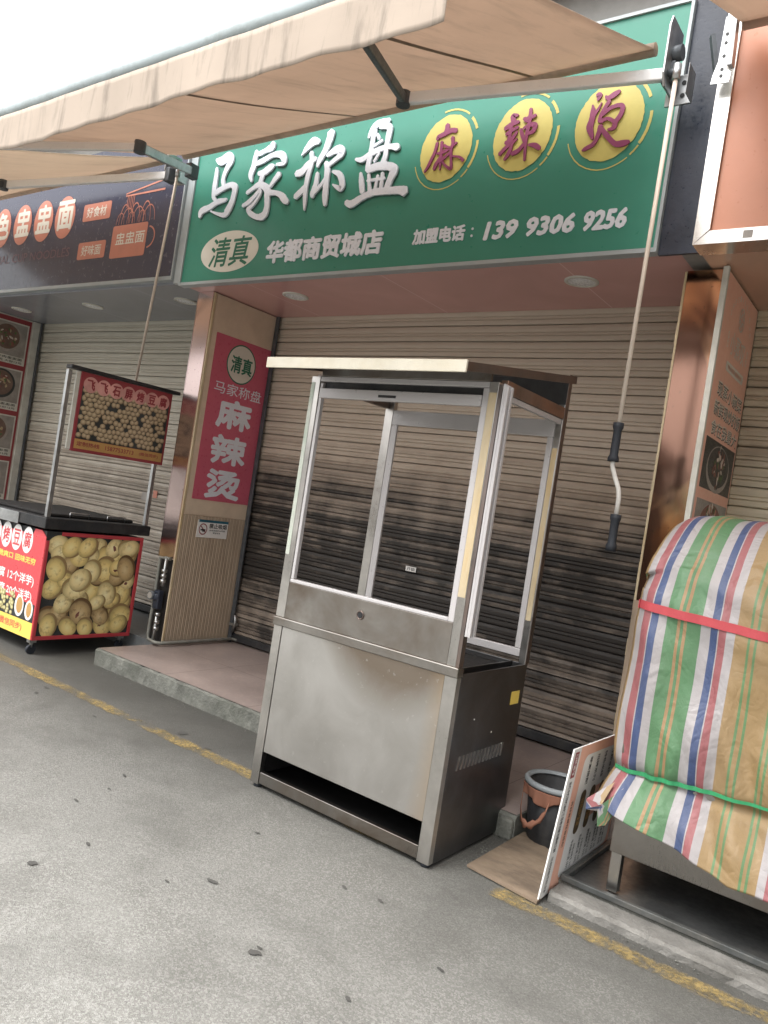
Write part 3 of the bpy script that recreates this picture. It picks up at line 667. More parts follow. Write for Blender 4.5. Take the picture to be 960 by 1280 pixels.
# centre shop | right shop
m = MB(); m.box(-1.247,-1.062,3.935,4.735,.05,2.855); pr_ = link('pillar', m, M['beige_board'], sr)
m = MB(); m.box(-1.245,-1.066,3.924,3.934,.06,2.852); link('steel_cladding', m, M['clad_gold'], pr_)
m = MB()
zz = .1
while zz < 2.84:
    h = random.uniform(.05,.16); m.box(-1.256-random.uniform(0,.003),-1.2465,3.922,3.938+random.uniform(0,.004),zz,min(2.85,zz+h)); zz += h
link('frayed_edge_strip', m, M['film'], pr_)
m = MB(); m.box(-1.0605,-1.052,3.90,4.64,.06,2.852); link('cover_board', m, M['beige_board'], pr_)
m = MB(); m.box(-1.064,-1.036,3.872,3.900,.30,2.85); link('corner_strip', m, M['white_trim'], pr_, bevel=.004)
# far left pillar
m = MB(); m.box(-8.745,-8.56,3.935,4.735,.12,2.90); pf = link('pillar', m, M['white_trim'], sl)
m = MB(); m.box(-8.5595,-8.545,4.53,4.64,.13,2.90); link('corner_strip', m, M['white_trim'], pf, bevel=.004)
# dark cladding between the signs
m = MB(); m.box(-1.335,-1.14,3.715,3.736,2.864,4.32); link('dark_cladding', m, M['navy_wall'], sr)
m = MB(); m.box(-5.055,-4.968,3.71,3.74,2.90,4.15); link('sign_divider', m, M['sign_edge'], sc)

# stickers and marks on the shutters
def card(name, label, cat, x0, x1, z0, z1, y, mat, group=None):
    m = MB(); m.box(x0, x1, y, y+.0015, z0, z1); return single(name, m, mat, label, cat, group)
s = card('sticker', 'small torn white sticker on the black part of the shutter seen through the kiosk', 'sticker', -3.14, -3.05, 1.02, 1.055, 4.636, M['white_print'])
m = MB(); write(m, '开锁', ('Y', 4.6355), (-3.13,1.024,-3.06,1.05), .01)
link('lettering', m, M['ink'], s)
single('sticker', MB().box(-6.33,-6.25,4.636,4.6375,1.60,1.64), M['white_print'], 'tiny pale sticker on the left shutter just under the cart signboard', 'sticker')
single('sticker', MB().box(-6.30,-6.20,4.636,4.6375,1.16,1.24), M['photo_grey'], 'faded grey green sticker on the left shutter, seen between the cart posts', 'sticker')
single('sticker', MB().box(-6.13,-6.07,4.636,4.6375,1.20,1.27), M['badge'], 'faded pink sticker on the left shutter, seen between the cart posts', 'sticker')

# ------------------------------------------------------------------ POSTERS ON THE PILLARS
po = thing('poster', 'tall crimson poster with white characters and round green mark on pillar side', 'poster', (-4.815, 4.3, 1.28))
PX = -4.8165
m = MB(); m.box(PX-.0025, PX, 4.01, 4.617, 1.285, 2.605); link('sheet', m, M['pink_poster'], po)
m = MB(); m.box(PX-.0025, PX, 4.618, 4.634, 1.285, 2.605); link('red_edge', m, M['red_poster'], po)
m = MB(); disc(m, ('X', PX+.001), 4.305, 2.412, .158, .160, 44); link('dark_ring', m, M['green_ink'], po)
m = MB(); disc(m, ('X', PX+.0018), 4.305, 2.412, .147, .149, 44); link('round_mark', m, M['letter_cream'], po)
m = MB(); write(m, '清真', ('X', PX+.0026), (4.195,2.335,4.425,2.475), .022); link('lettering', m, M['green_ink'], po)
for txt, rc, bo in (('马家称盘',(4.062,2.145,4.575,2.24),.004),('麻',(4.125,1.878,4.505,2.118),.040),('辣',(4.120,1.588,4.502,1.828),.034),('烫',(4.120,1.305,4.495,1.545),.034)):
    m = MB(); write(m, txt, ('X', PX+.001), rc, bo); link('lettering', m, M['letter'], po)

ns = thing('notice', 'small white no smoking notice at the top of the ribbed pillar board', 'notice', (-4.815, 4.26, 1.0))
NX = -4.8125
m = MB(); m.box(NX-.003, NX, 4.105, 4.425, .985, 1.125); link('sheet', m, M['white_print'], ns)
m = MB(); m.box(NX, NX+.001, 4.115, 4.425, 1.108, 1.128); link('top_band', m, M['teal'], ns)
m = MB(); disc(m, ('X', NX+.001), 4.165, 1.052, .043, .046, 30, r_in=.82)
m.poly([(NX+.001,4.130,1.078),(NX+.001,4.136,1.084),(NX+.001,4.200,1.028),(NX+.001,4.194,1.022)]); link('red_ring', m, M['dull_red'], ns)
m = MB(); m.box(NX+.0002, NX+.001, 4.14, 4.19, 1.04, 1.052); m.box(NX+.0002, NX+.001, 4.158, 4.186, 1.032, 1.039)
write(m, '禁止吸烟', ('X', NX+.001), (4.225,1.062,4.412,1.102), .02)
write(m, '违者将被处以罚款', ('X', NX+.001), (4.23,1.040,4.40,1.053), .005)
write(m, '举报电话', ('X', NX+.001), (4.27,1.020,4.35,1.033), .005); link('lettering', m, M['ink'], ns)

# photos of dishes printed on posters
def dish(mb_bowl, mb_food, plane, cu, cv, r, seed, parent, k=0):
    rnd = random.Random(seed)
    disc(mb_bowl, (plane[0], plane[1]+.0006), cu, cv, r, r*.98, 34)
    return rnd
def food_bits(plane, cu, cv, r, rnd, n, parent, mats):
    mbs = [MB() for _ in mats]
    for k in range(n):
        a = rnd.uniform(0, 6.28); d = r*.78*math.sqrt(rnd.random()); q = rnd.randrange(len(mats))
        disc(mbs[q], (plane[0], plane[1]+.0012+.00004*k), cu+d*math.cos(a), cv+d*math.sin(a), r*rnd.uniform(.08,.22), r*rnd.uniform(.05,.14), 9, rag=.2, tilt=rnd.uniform(0,3))
    for mb, mt in zip(mbs, mats):
        if mb.f: link('printed_food', mb, mt, parent)
M['meat'] = basic('printed_meat', (.24,.08,.055), .4, 0, .4, 30); M['herb'] = basic('printed_herbs', (.08,.15,.04), .4, 0, .4, 30)
M['noodle'] = basic('printed_noodle', (.40,.30,.16), .4, 0, .3, 30); M['bowl'] = basic('printed_bowl', (.17,.10,.075), .35, 0, .3, 10)
M['bowlrim'] = basic('printed_bowl_rim', (.34,.30,.26), .35, 0, .2, 10); M['onion'] = basic('printed_pale_bits', (.55,.48,.40), .4, 0, .3, 30)

# far left noodle poster
fp = thing('poster', 'dark red menu poster with framed noodle bowl pictures at the left edge', 'poster', (-8.55, 4.2, .3))
FX = -8.5555
m = MB(); m.box(FX-.003, FX, 3.95, 4.515, .25, 2.885); link('sheet', m, M['dull_red'], fp)
for k in range(5):
    z1 = 2.835-.508*k; z0 = z1-.455
    m = MB(); m.box(FX, FX+.0014, 4.03, 4.49, z0, z1); pic = link('menu_picture', m, M['white_trim'], fp)
    m = MB(); m.box(FX+.0014, FX+.0022, 4.045, 4.475, z0+.085, z1-.015); link('photo', m, M['photo_grey'], pic)
    m = MB(); disc(m, ('X', FX+.0030), 4.26, (z0+z1)/2+.05, .165, .16, 34); link('bowl', m, M['bowlrim'] if k != 1 else M['photo_dark'], pic)
    m = MB(); disc(m, ('X', FX+.0036), 4.26, (z0+z1)/2+.055, .140, .135, 34); link('soup', m, M['bowl'], pic)
    food_bits(('X', FX+.003), 4.26, (z0+z1)/2+.055, .13, random.Random(k), 26, pic, [M['meat'], M['noodle'], M['onion'], M['herb']])
    m = MB(); write(m, ['红烧牛肉盅盅面','酸菜肉丝盅盅面','麻辣鸡丝盅盅面','番茄鸡蛋盅盅面','牛肉盅盅面'][k], ('X', FX+.002), (4.06,z0+.048,4.46,z0+.075), .02)
    write(m, '小份10元 大份12元', ('X', FX+.002), (4.06,z0+.012,4.46,z0+.038), .02); link('lettering', m, M['ink'], pic)

# right orange poster
rp = thing('poster', 'orange menu poster with white characters and food pictures on the right pillar', 'poster', (-1.045, 4.27, .3))
RX = -1.0485
m = MB(); m.box(RX-.003, RX, 3.93, 4.62, .3, 2.845); link('sheet', m, M['orange_print'], rp)
m = MB(); P_ = ('X', RX+.001)
disc(m, P_, 4.305, 2.705, .058, .062, 28, r_in=.88); disc(m, P_, 4.305, 2.705, .030, .034, 20, r_in=.78)
for k in range(4):
    a = math.pi/4+k*math.pi/2; disc(m, P_, 4.305+.038*math.cos(a), 2.705+.038*math.sin(a), .022, .022, 12, r_in=.7)
word = 'SPECIALSTEAM'
for k, ch in enumerate(word):
    a = R(160-140*k/(len(word)-1)); u = 4.30+.235*math.cos(a); v = 2.62+.185*math.sin(a)
    write(m, ch, P_, (u-.010, v-.014, u+.010, v+.014), .0)
write(m, '小蒸叹', P_, (4.15,2.495,4.47,2.615), .005)
for s_ in (-1, 1):
    for k in range(2): disc(m, P_, 4.31+s_*.215, 2.53+.045*k, .014, .020, 12, r_in=.6)
rrect(m, P_, 4.13, 2.405, 4.52, 2.455, .02)
link('lettering', m, M['letter_cream'], rp)
m = MB(); write(m, '现点现蒸 健康美味', ('X', RX+.002), (4.17,2.417,4.48,2.443), .012); link('tag_lettering', m, M['orange_print'], rp)
m = MB(); write(m, '现蒸小碗菜', P_, (4.04,2.262,4.58,2.340), .0); write(m, '新鲜现炒的饭', P_, (4.03,2.165,4.60,2.243), .0); write(m, '食在我最大', P_, (4.03,2.068,4.58,2.142), .0)
link('headline', m, M['letter_cream'], rp)
m = MB(); write(m, '现蒸小碗菜', ('X', RX+.0004), (4.048,2.256,4.590,2.334), .01); write(m, '新鲜现炒的饭', ('X', RX+.0004), (4.038,2.159,4.610,2.237), .01); write(m, '食在我最大', ('X', RX+.0004), (4.038,2.062,4.590,2.136), .01)
link('headline_shadow', m, M['photo_dark'], rp)
for k, (z0, z1) in enumerate(((1.79,2.045),(1.50,1.735),(1.2,1.45))):
    m = MB(); m.box(RX, RX+.0012, 3.985, 4.60, z0, z1); pic = link('menu_picture', m, M['photo_dark'] if k != 1 else M['photo_grey'], rp)
    m = MB(); disc(m, ('X', RX+.002), 4.29, (z0+z1)/2-.01, .235, .122, 34); link('bowl', m, M['bowlrim'], pic)
    m = MB(); disc(m, ('X', RX+.0026), 4.29, (z0+z1)/2+.002, .215, .105, 34); link('soup', m, M['photo_dark'] if k != 1 else M['meat'], pic)
    food_bits(('X', RX+.002), 4.29, (z0+z1)/2, .14, random.Random(k+9), 46, pic, [M['meat'], M['onion'], M['herb'], M['photo_dark']] if k != 1 else [M['badge'], M['onion'], M['herb']])

# ------------------------------------------------------------------ SIGNBOARDS
gs = thing('signboard', 'long green shop signboard with silver brush characters and yellow discs', 'sign', (-3.15, 3.70, 2.88))
GY = 3.70
m = MB(); m.box(-4.945,-1.355,GY,GY+.035,2.895,4.10); link('face_panel', m, M['green'], gs)
m = MB()
m.box(-4.962,-1.338,GY-.012,GY+.05,2.872,2.894); m.box(-4.962,-1.338,GY-.012,GY+.05,4.101,4.118)
m.box(-4.962,-4.946,GY-.012,GY+.05,2.8945,4.1005); m.box(-1.354,-1.338,GY-.012,GY+.05,2.8945,4.1005)
link('frame', m, M['sign_edge'], gs)
GREY = M['ink']
for nm in ('ma','jia','cheng','pan'):
    m = MB(); brush(m, BRUSH[nm], GY-.001, .012); o = link('brush_character', m, M['letter'], gs)
    m = MB(); brush(m, BRUSH[nm], GY-.0002, .001, .008, -.011); link('painted_drop_shadow', m, M['green_dark'] if 'green_dark' in M else M['green_ink'], o)  # dark offset copy paints the raised strokes' shadow on the sign face
for nm, cx, cz, rx, rz in (('hemp',-2.680,3.583,.176,.199),('hot',-2.182,3.582,.176,.200),('scald',-1.690,3.573,.180,.205)):
    m = MB(); disc(m, ('Y', GY-.003), cx, cz, rx, rz, 72, rag=.014, tilt=-.12); d = link('yellow_disc', m, M['yellow_disc'], gs)
    m = MB()
    for a0, a1, w in ((205,312,.975),(316,330,.96),(332,372,.93),(30,52,.93),(60,110,.955)):
        disc(m, ('Y', GY-.002), cx+.002, cz-.006, rx*1.24, rz*1.20, 26, a0=a0, a1=a1, r_in=w, rag=.004, tilt=-.12)
    link('broken_ring', m, M['yellow_disc'], d)
    m = MB(); brush(m, BRUSH[nm], GY-.004, .006); link('brush_character', m, M['maroon'], d)
m = MB(); disc(m, ('Y', GY-.002), -4.452, 3.102, .305, .150, 60); ov = link('white_oval', m, M['letter_cream'], gs)
m = MB(); write(m, '清真', ('Y', GY-.003), (-4.655,2.992,-4.225,3.208), .012, .15); link('lettering', m, M['green_ink'], ov)
m = MB(); write(m, '华都商贸城店', ('Y', GY-.001), (-4.055,2.983,-3.045,3.142), .036, 0, .006); link('lettering', m, M['letter'], gs)
m = MB(); write(m, '加盟电话', ('Y', GY-.001), (-2.818,3.020,-2.455,3.114), .035, 0, .004); link('lettering', m, M['letter'], gs)
m = MB(); write(m, ':', ('Y', GY-.001), (-2.415,3.035,-2.40,3.090), .02, 0, .004)
link('colon', m, M['letter'], gs)
for txt, a, b in (('139',-2.330,-2.118),('9306',-2.068,-1.788),('9256',-1.742,-1.512)):
    m = MB(); write(m, txt, ('Y', GY-.001), (a,3.008,b,3.114), .045, .14, .004); link('telephone_digits', m, M['letter'], gs)

ls = thing('signboard', 'dark aubergine noodle shop signboard with salmon ovals and a cup drawing', 'sign', (-6.9, 3.70, 2.92))
m = MB(); m.box(-8.70,-5.075,3.70,3.735,2.955,4.10); link('face_panel', m, M['navy'], ls)
m = MB(); m.box(-8.715,-5.060,3.69,3.75,2.925,2.954); m.box(-5.074,-5.060,3.69,3.75,2.9545,4.10); link('frame', m, M['sign_edge'], ls)
LP = ('Y', 3.6975)
for k, (ch, cx) in enumerate((('红',-8.18),('色',-7.835),('盅',-7.455),('盅',-7.085),('面',-6.725))):
    m = MB(); disc(m, LP, cx, 3.572, .160, .192, 44, tilt=-.0); d = link('salmon_oval', m, M['badge'], ls)
    m = MB(); write(m, ch, ('Y', 3.6965), (cx-.120,3.455,cx+.135,3.725), .028); link('lettering', m, M['letter_cream'], d)
for txt, z0 in (('好食材',3.500),('好味面',3.165)):
    m = MB(); rrect(m, LP, -6.432, z0, -6.022, z0+.150, .02); d = link('salmon_tag', m, M['badge'], ls)
    m = MB(); write(m, txt, ('Y', 3.6965), (-6.375,z0+.030,-6.085,z0+.122), .012); link('lettering', m, M['letter_cream'], d)
m = MB(); rrect(m, LP, -5.945, 3.145, -5.470, 3.418, .02, skew=.0); cup = link('cup_drawing', m, M['badge'], ls)
m = MB(); write(m, '盅盅面', ('Y', 3.6965), (-5.885,3.252,-5.495,3.355), .012); link('lettering', m, M['letter_cream'], cup)
m = MB(); disc(m, LP, -5.455, 3.292, .095, .092, 24, a0=-85, a1=85, r_in=.86)
m.poly([(-5.83,3.697,3.672),(-5.32,3.697,3.738),(-5.32,3.697,3.752),(-5.83,3.697,3.684)]); m.poly([(-5.83,3.697,3.655),(-5.315,3.697,3.655),(-5.315,3.697,3.672),(-5.83,3.697,3.667)])
for k in range(5):
    m.box(-5.800+.022*k, -5.794+.022*k, 3.6965, 3.698, 3.56-.01*k, 3.665)
for k in range(9):
    disc(m, ('Y', 3.6972-.0001*k), -5.86+.048*k, 3.425, .055+.012*(k%3), .10+.035*((k*2)%3), 16, a0=0, a1=180, r_in=.93)
link('noodle_drawing', m, M['badge'], cup)
m = MB(); write(m, 'SPECIAL CUP NOODLES', ('Y', 3.6975), (-8.12,3.212,-6.565,3.292), .0); link('small_lettering', m, M['badge2'] if 'badge2' in M else M['badge'], ls)

rs = thing('signboard', 'plain orange signboard with a wide polished steel frame at the right', 'sign', (.9, 3.6, 2.85))
m = MB(); m.box(-1.070,3.0,3.605,3.72,2.912,4.0); link('face_panel', m, M['orange_sign'], rs)
m = MB(); m.prism([(-1.138,3.585,2.852),(-1.071,3.585,2.918),(-1.071,3.585,4.01),(-1.138,3.585,4.06)], (0,.14,0))
m.prism([(-1.1375,3.5851,2.8515),(3.0,3.5851,2.8515),(3.0,3.5851,2.9118),(-1.070,3.5851,2.9118)], (0,.14,0)); link('frame', m, M['clad_frame'], rs)
m = MB(); m.box(-.925,-.885,3.5835,3.5848,2.866,2.900); link('old_sticker', m, M['photo_grey'], rs)
m = MB(); write(m, '小蒸叹', ('Y', 3.6035), (-.76,3.15,.55,3.62), .03); link('lettering', m, M['letter'], rs)

# ------------------------------------------------------------------ AWNINGS
AZ, AS = 3.77, .400
def az(y, off=0): return AZ-AS*(3.5-y)+off
def awning(label, x0, x1, y_front, mat, valance=True, seams=(), arms=(), seed=1, lift=0, sag=.02):
    a = thing('awning', label, 'awning', ((x0+x1)/2, 3.5, 3.7), 'retractable awnings over the shop fronts')
    rnd = random.Random(seed)
    def surf(u, v):
        x = x0+(x1-x0)*u; y = 3.5+(y_front-3.5)*v
        z = az(y, lift)-sag*math.sin(math.pi*v)*(.6+.4*math.sin(x*1.4+seed))+.012*math.sin(x*5+v*3)*v*(1-v)*2
        return (x, y, z)
    m = MB(); m.grid(60, 16, surf); cv = link('canvas', m, mat, a, solid=.003)
    for sx in seams:
        u0 = (sx-x0)/(x1-x0); m = MB()
        m.grid(1, 16, lambda u, v: tuple(Vector(surf(u0+(u-.5)*.03/(x1-x0), v))+Vector((0,0,-.004)))); link('seam', m, M['seam'], cv)
    m = MB(); m.tube([(x0,3.5,AZ+lift),(x1,3.5,AZ+lift)], .030, 20); link('roller_tube', m, mat, a)
    zf = az(y_front, lift)
    m = MB(); pts = []
    m.tube([(x0+(x1-x0)*k/24, y_front-.012, zf+.004) for k in range(25)], .040, 16); fb = link('front_bar', m, M['front_bar'], a)
    if valance:
        def vs(u, v):
            x = x0+(x1-x0)*u; d = .004*math.sin(x*9+math.sin(x*3))+.003*math.sin(x*23+1)
            return (x+.01*v*math.sin(x*4), y_front-.055-d*(.25+v)*1.2, zf-.038-.180*v-.005*v*math.sin(x*3.1))
        m = MB(); m.grid(220, 8, vs); link('valance', m, M['valance'], a, solid=.002)
    for sh, el, en, swap in arms:
        m = MB(); m.bar(sh, el, .034, .056); ar = link('upper_arm', m, M['white_arm'] if not swap else M['galv'], a, bevel=.006)
        m = MB(); m.bar(el, en, .030, .046); link('forearm', m, M['elbow'] if not swap else M['white_arm'], a, bevel=.005)
        m = MB(); e = Vector(el); m.tube([e+Vector((0,0,-.034)), e+Vector((0,0,.034))], .036, 18); link('elbow_joint', m, M['elbow'], a, bevel=.003)
        m = MB(); s_ = Vector(sh); m.box(s_.x-.03,s_.x+.03,s_.y-.03,s_.y+.05,s_.z-.05,s_.z+.05); link('shoulder_joint', m, M['elbow'], a, bevel=.008)
    return a
M['seam'] = basic('awning_seam', (.26,.17,.11), .8)
ac = awning('wide tan canvas awning over the green sign with a long weathered front bar', -4.86, -1.42, 1.90, M['awning'], seams=(-3.22,-2.05), seed=1,
   arms=[((-1.335,3.50,3.632),(-2.45,2.967,3.452),(-1.93,1.96,3.135),False), ((-4.72,3.47,3.622),(-4.242,2.731,3.375),(-4.75,1.99,3.12),True)])
al = awning('tan canvas awning over the dark noodle sign, its end arm just under the long bar', -8.9, -4.98, 1.90, M['awning_grey'], seams=(-6.4,), seed=3, lift=0, sag=.03,
   arms=[((-4.95,3.46,3.615),(-5.964,2.776,3.375),(-5.3,1.96,3.12),False)])
ar_ = awning('brown canvas awning above the orange sign in the top right corner', -1.04, 3.0, 1.90, M['awning'], seams=(.2,), seed=5, lift=.03,
   arms=[((2.6,3.47,3.62),(1.6,2.75,3.38),(2.2,1.96,3.12),False)])
# wall brackets with bolt holes
def bracket(parent, x, y0, y1, z0, z1, plate, holes):
    m = MB(); m.prism([(x,y0+.02,z1),(x,y1,z1),(x,y1,z0+.04),(x,y1-.02,z0),(x,y0+.03,z0),(x,y0,z0+.05),(x,y0,z1-.05)], (.010,0,0)); b = link('end_plate', m, M['galv'], parent, bevel=.003)
    m = MB(); m.box(x-.03,x+.09,y1-.012,y1,z0-.02,z0+.12); m.box(x+.09,x+.094,y1-.10,y1,z0-.02,z0+.12)
    link('wall_plate', m, M['galv'], b, bevel=.003)
    m = MB()
    for dx, dz in holes: m.tube([(x+dx,y1-.013,z0+dz),(x+dx,y1-.016,z0+dz)], .011, 10)
    link('bolt_hole', m, M['black'], b)
    m = MB(); m.tube([(x-.02,(y0+y1)/2,(z0+z1)/2+.02),(x+.05,(y0+y1)/2,(z0+z1)/2+.02)], .035, 16); link('spindle', m, M['elbow'], b)
    m = MB(); m.tube([(x+.01,y0+.05,z0+.07),(x+.06,y0+.05,z0+.07)], .016, 10)
    link('bolt', m, M['elbow'], b)
bracket(ac, -1.335, 3.40, 3.58, 3.54, 3.86, True, ((.05,.02),(.05,.08)))
bracket(al, -4.97, 3.42, 3.56, 3.60, 3.78, True, ((.04,.02),))
m = MB()
m.prism([(-1.125,3.52,3.86),(-1.095,3.52,3.86),(-1.09,3.52,3.62),(-1.065,3.52,3.60),(-1.07,3.52,3.555),(-1.15,3.52,3.56),(-1.145,3.52,3.60),(-1.13,3.52,3.66)], (0,.006,0)); bq = link('wall_plate', m, M['galv'], ar_)
m = MB()
for dz in (.02,.05,.11,.17,.21): m.tube([(-1.108,3.521,3.57+dz),(-1.108,3.518,3.57+dz)], .008, 8)
link('bolt_hole', m, M['black'], bq)
m = MB(); m.bar((-1.06,3.44,3.92),(-1.06,3.48,3.60),.02,.05); link('end_plate', m, M['galv'], ar_)
m = MB(); m.bar((-1.20,3.60,3.84),(-1.16,3.62,3.66),.035,.02); link('bracket_arm', m, M['elbow'], ar_)

# crank rods hanging from the awning gears
def crank(label, top, z_g1, full=True):
    c = thing('awning_crank', label, 'crank handle', top, 'awning crank rods')
    x, y, z = top
    if full:
        m = MB(); m.tube([(x,y,z),(x-.012,y,1.97)], .0105, 10); link('rod', m, M['rod'], c)
        m = MB(); m.lathe((x-.013,y,0), [(.002,1.985),(.024,1.985),(.024,1.965),(.018,1.95),(.019,1.84),(.025,1.825),(.025,1.81),(.002,1.81)], 16); link('grip', m, M['rubber'], c)
        m = MB(); m.tube([(x-.013,y,1.815),(x-.012,y,1.79),(x+.006,y,1.745),(x+.032,y,1.69),(x+.040,y,1.65),(x+.040,y,1.55)], .0105, 10); link('crank_bend', m, M['rod2'], c)
        m = MB(); m.lathe((x+.040,y,0), [(.002,1.575),(.024,1.575),(.024,1.555),(.019,1.54),(.018,1.45),(.024,1.435),(.024,1.41),(.002,1.41)], 16); link('grip', m, M['rubber'], c)
    else:
        m = MB(); m.tube([(x,y,z),(x-.87,y+.51,2.0)], .0105, 10); link('rod', m, M['rod'], c)
        m = MB(); m.tube([(x-.87,y+.51,2.005),(x-.93,y+.545,1.90)], .02, 12); link('grip', m, M['rubber'], c)
    m = MB(); m.tube([(x,y,z-.01),(x,y,z+.06)], .018, 12); link('gear_eye', m, M['galv'], c)
M['rod'] = basic('cream_rod_sleeve', (.62,.52,.42), .5, 0, .06, 5); M['rod2'] = basic('pale_grey_rod', (.60,.57,.52), .4)
crank('long cream crank rod with two dark grips hanging right of the kiosk', (-1.266,3.40,3.55), 0)
crank('thin pale crank rod hanging in front of the left shutter behind the cart signboard', (-4.84,3.45,3.60), 0, False)

# ------------------------------------------------------------------ KIOSK
K = thing('food_kiosk', 'empty stainless steel snack kiosk with glassless windows and slanted roof', 'kiosk', (-2.09, 3.13, 0))
X0, X1, Y0, Y1 = -2.615, -1.560, 2.80, 3.46
KX = -2.09
def kp(name, boxes, mat, bevel=.0015, parent=K):
    m = MB()
    for b in boxes: m.box(*b)
    return link(name, m, mat, parent, bevel=bevel)
kp('front_panel', [(-2.560,-1.622,Y0+.004,Y0+.012,.180,.798)], M['panel'])
for a, b in ((X0,X0+.052),(X1-.060,X1)): kp('corner_post', [(a,b,Y0,Y0+.035,.018,.799)], M['steel_v'], .002)
kp('toe_rail', [(X0+.054,X1-.062,Y0+.003,Y0+.030,.024,.080)], M['steel'], .003)
kp('bottom_shelf', [(X0+.01,X1-.012,Y0+.031,Y1-.012,.035,.045)], M['steel_dark'])
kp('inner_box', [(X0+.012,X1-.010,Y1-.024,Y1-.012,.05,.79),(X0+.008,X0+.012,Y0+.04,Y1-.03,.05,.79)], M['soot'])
kp('rear_panel', [(X0+.002,X1-.002,Y1-.010,Y1,.02,.81)], M['steel_dark'])
kp('side_panel', [(X0,X0+.006,Y0+.036,Y1-.011,.02,.808)], M['steel_dark'])
sp = kp('side_panel', [(X1-.006,X1,Y0+.036,Y1-.011,.016,.812)], M['steel_dark'])
m = MB()
for k in range(13):
    y = 2.905+k*.033; z = .432+.0*k
    m.prism([(X1+.0005,y,.395),(X1+.0005,y+.010,.395),(X1+.0005,y+.022,.455),(X1+.0005,y+.012,.455)], (.0035,0,0))
link('louvre', m, M['steel_v'], sp)
kp('warning_sticker', [(X1+.0004,X1+.0012,3.33,3.415,.628,.690)], M['yellow_print'], 0)
kp('rivet', [(X1,X1+.002,3.0,3.006,.60,.606),(X1,X1+.002,3.30,3.306,.45,.456),(X1,X1+.002,3.18,3.186,.52,.526)], M['white_trim'], 0, sp)
kp('counter_ledge', [(X0-.004,X1+.004,Y0-.010,Y0+.04,.800,.842)], M['steel'], .004)
up = kp('upper_panel', [(X0+.050,X1-.062,Y0+.004,Y0+.014,.843,1.018)], M['steel'])
m = MB(); m.tube([(-2.103,Y0+.004,.95),(-2.103,Y0-.001,.95)], .013, 20); h = link('valve_hole', m, M['black'], up)
m = MB(); 
b_ = []
ring = [(-2.103+.018*math.cos(a),Y0+.001,.95+.018*math.sin(a)) for a in [2*math.pi*k/20 for k in range(21)]]
m.tube(ring, .003, 6, False); link('hole_rim', m, M['steel_brown'], h)
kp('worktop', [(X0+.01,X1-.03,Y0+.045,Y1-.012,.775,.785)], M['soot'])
kp('inner_tray', [(X0+.03,X1-.05,Y0+.06,Y0+.072,.785,.83),(X1-.075,X1-.065,Y0+.06,Y1-.03,.785,.815)], M['steel_dark'])
# uprights
def upright(x0, x1, y0, y1, z0, z1, mat): return kp('roof_post', [(x0,x1,y0,y1,z0,z1)], mat, .002)
pfl = upright(X0,X0+.055,Y0+.001,Y0+.035,.843,2.030,M['steel_v'])
kp('film_strip', [(X0+.002,X0+.026,Y0-.0005,Y0+.0007,1.15,2.0)], M['film_green'] if 'film_green' in M else M['film'], 0, pfl)
pfr = upright(X1-.060,X1-.018,Y0+.001,Y0+.035,.843,2.030,M['steel_v'])
kp('film_strip', [(X1-.058,X1-.022,Y0-.0008,Y0+.0006,1.13,1.985)], M['film'], 0, pfr)
kp('post_side', [(X1-.0175,X1-.001,Y0+.001,Y0+.035,.843,2.02)], M['steel_brown'], .001, pfr)
pbr = upright(X1-.034,X1,Y1-.035,Y1,.811,2.06,M['steel_v'])
kp('film_strip', [(X1-.032,X1-.006,Y1-.0362,Y1-.0352,1.02,1.85)], M['film'], 0, pbr)
kp('post_side', [(X1+.0005,X1+.004,Y1-.036,Y1+.001,.812,2.205)], M['steel_brown'], .001, pbr)
upright(X0,X0+.055,Y1-.035,Y1,.811,2.06,M['steel_v'])
# front opening frame
F = [(X0+.056,X0+.074,Y0+.006,Y0+.030,1.036,2.0),(X1-.090,X1-.061,Y0+.004,Y0+.030,1.019,2.004),(X0+.056,X1-.091,Y0+.004,Y0+.030,1.019,1.035)]
kp('front_window_frame', F, M['frame_alu'], .003)
kp('front_header', [(X0+.056,X1-.062,Y0+.006,Y0+.02,2.032,2.082)], M['steel'], .002)
kp('sliding_track', [(X0+.056,X1-.062,Y0+.002,Y0+.028,2.006,2.030)], M['frame_alu'], .003)
kp('track_gap', [(X0+.076,X1-.092,Y0+.02,Y0+.03,1.975,2.0055)], M['black'], 0)
tr = kp('sash_rail', [(X0+.062,X1-.0915,Y0-.002,Y0+.022,1.925,1.973)], M['frame_alu'], .003)
kp('slot_handle', [(-2.19,-2.09,Y0-.0035,Y0-.0018,1.940,1.952)], M['black'], .0005, tr)
# rear opening frame
Bk = [(X0+.057,X0+.080,Y1-.036,Y1-.012,.880,1.902),(X1-.066,X1-.036,Y1-.036,Y1-.012,.880,1.902),(X0+.057,X1-.036,Y1-.036,Y1-.012,.842,.879)]
kp('rear_window_frame', Bk, M['frame_alu'], .003)
kp('rear_header', [(X0+.057,X1-.036,Y1-.036,Y1-.014,1.903,1.985)], M['frame_alu'], .003)
kp('mullion', [(X0+.0805,X0+.108,Y1-.050,Y1-.037,.842,1.902)], M['frame_alu'], .003)
# side rails and the hinged window jamb at the front right corner
kp('side_rail', [(X1-.030,X1+.003,Y0+.037,Y1-.037,1.990,2.045)], M['copper'], .002)
kp('side_rail', [(X0,X0+.030,Y0+.037,Y1-.037,1.990,2.045)], M['steel_brown'], .002)
kp('side_track', [(X1-.026,X1-.004,Y0+.037,Y1-.037,1.966,1.989)], M['frame_alu'], .002)
jb = kp('side_window_jamb', [(X1+.0045,X1+.016,Y0-.004,Y0+.045,.975,2.022),(X1+.016,X1+.030,Y0-.004,Y0+.010,.975,2.015),(X1+.016,X1+.030,Y0+.028,Y0+.045,.975,2.015)], M['frame_alu'], .002)
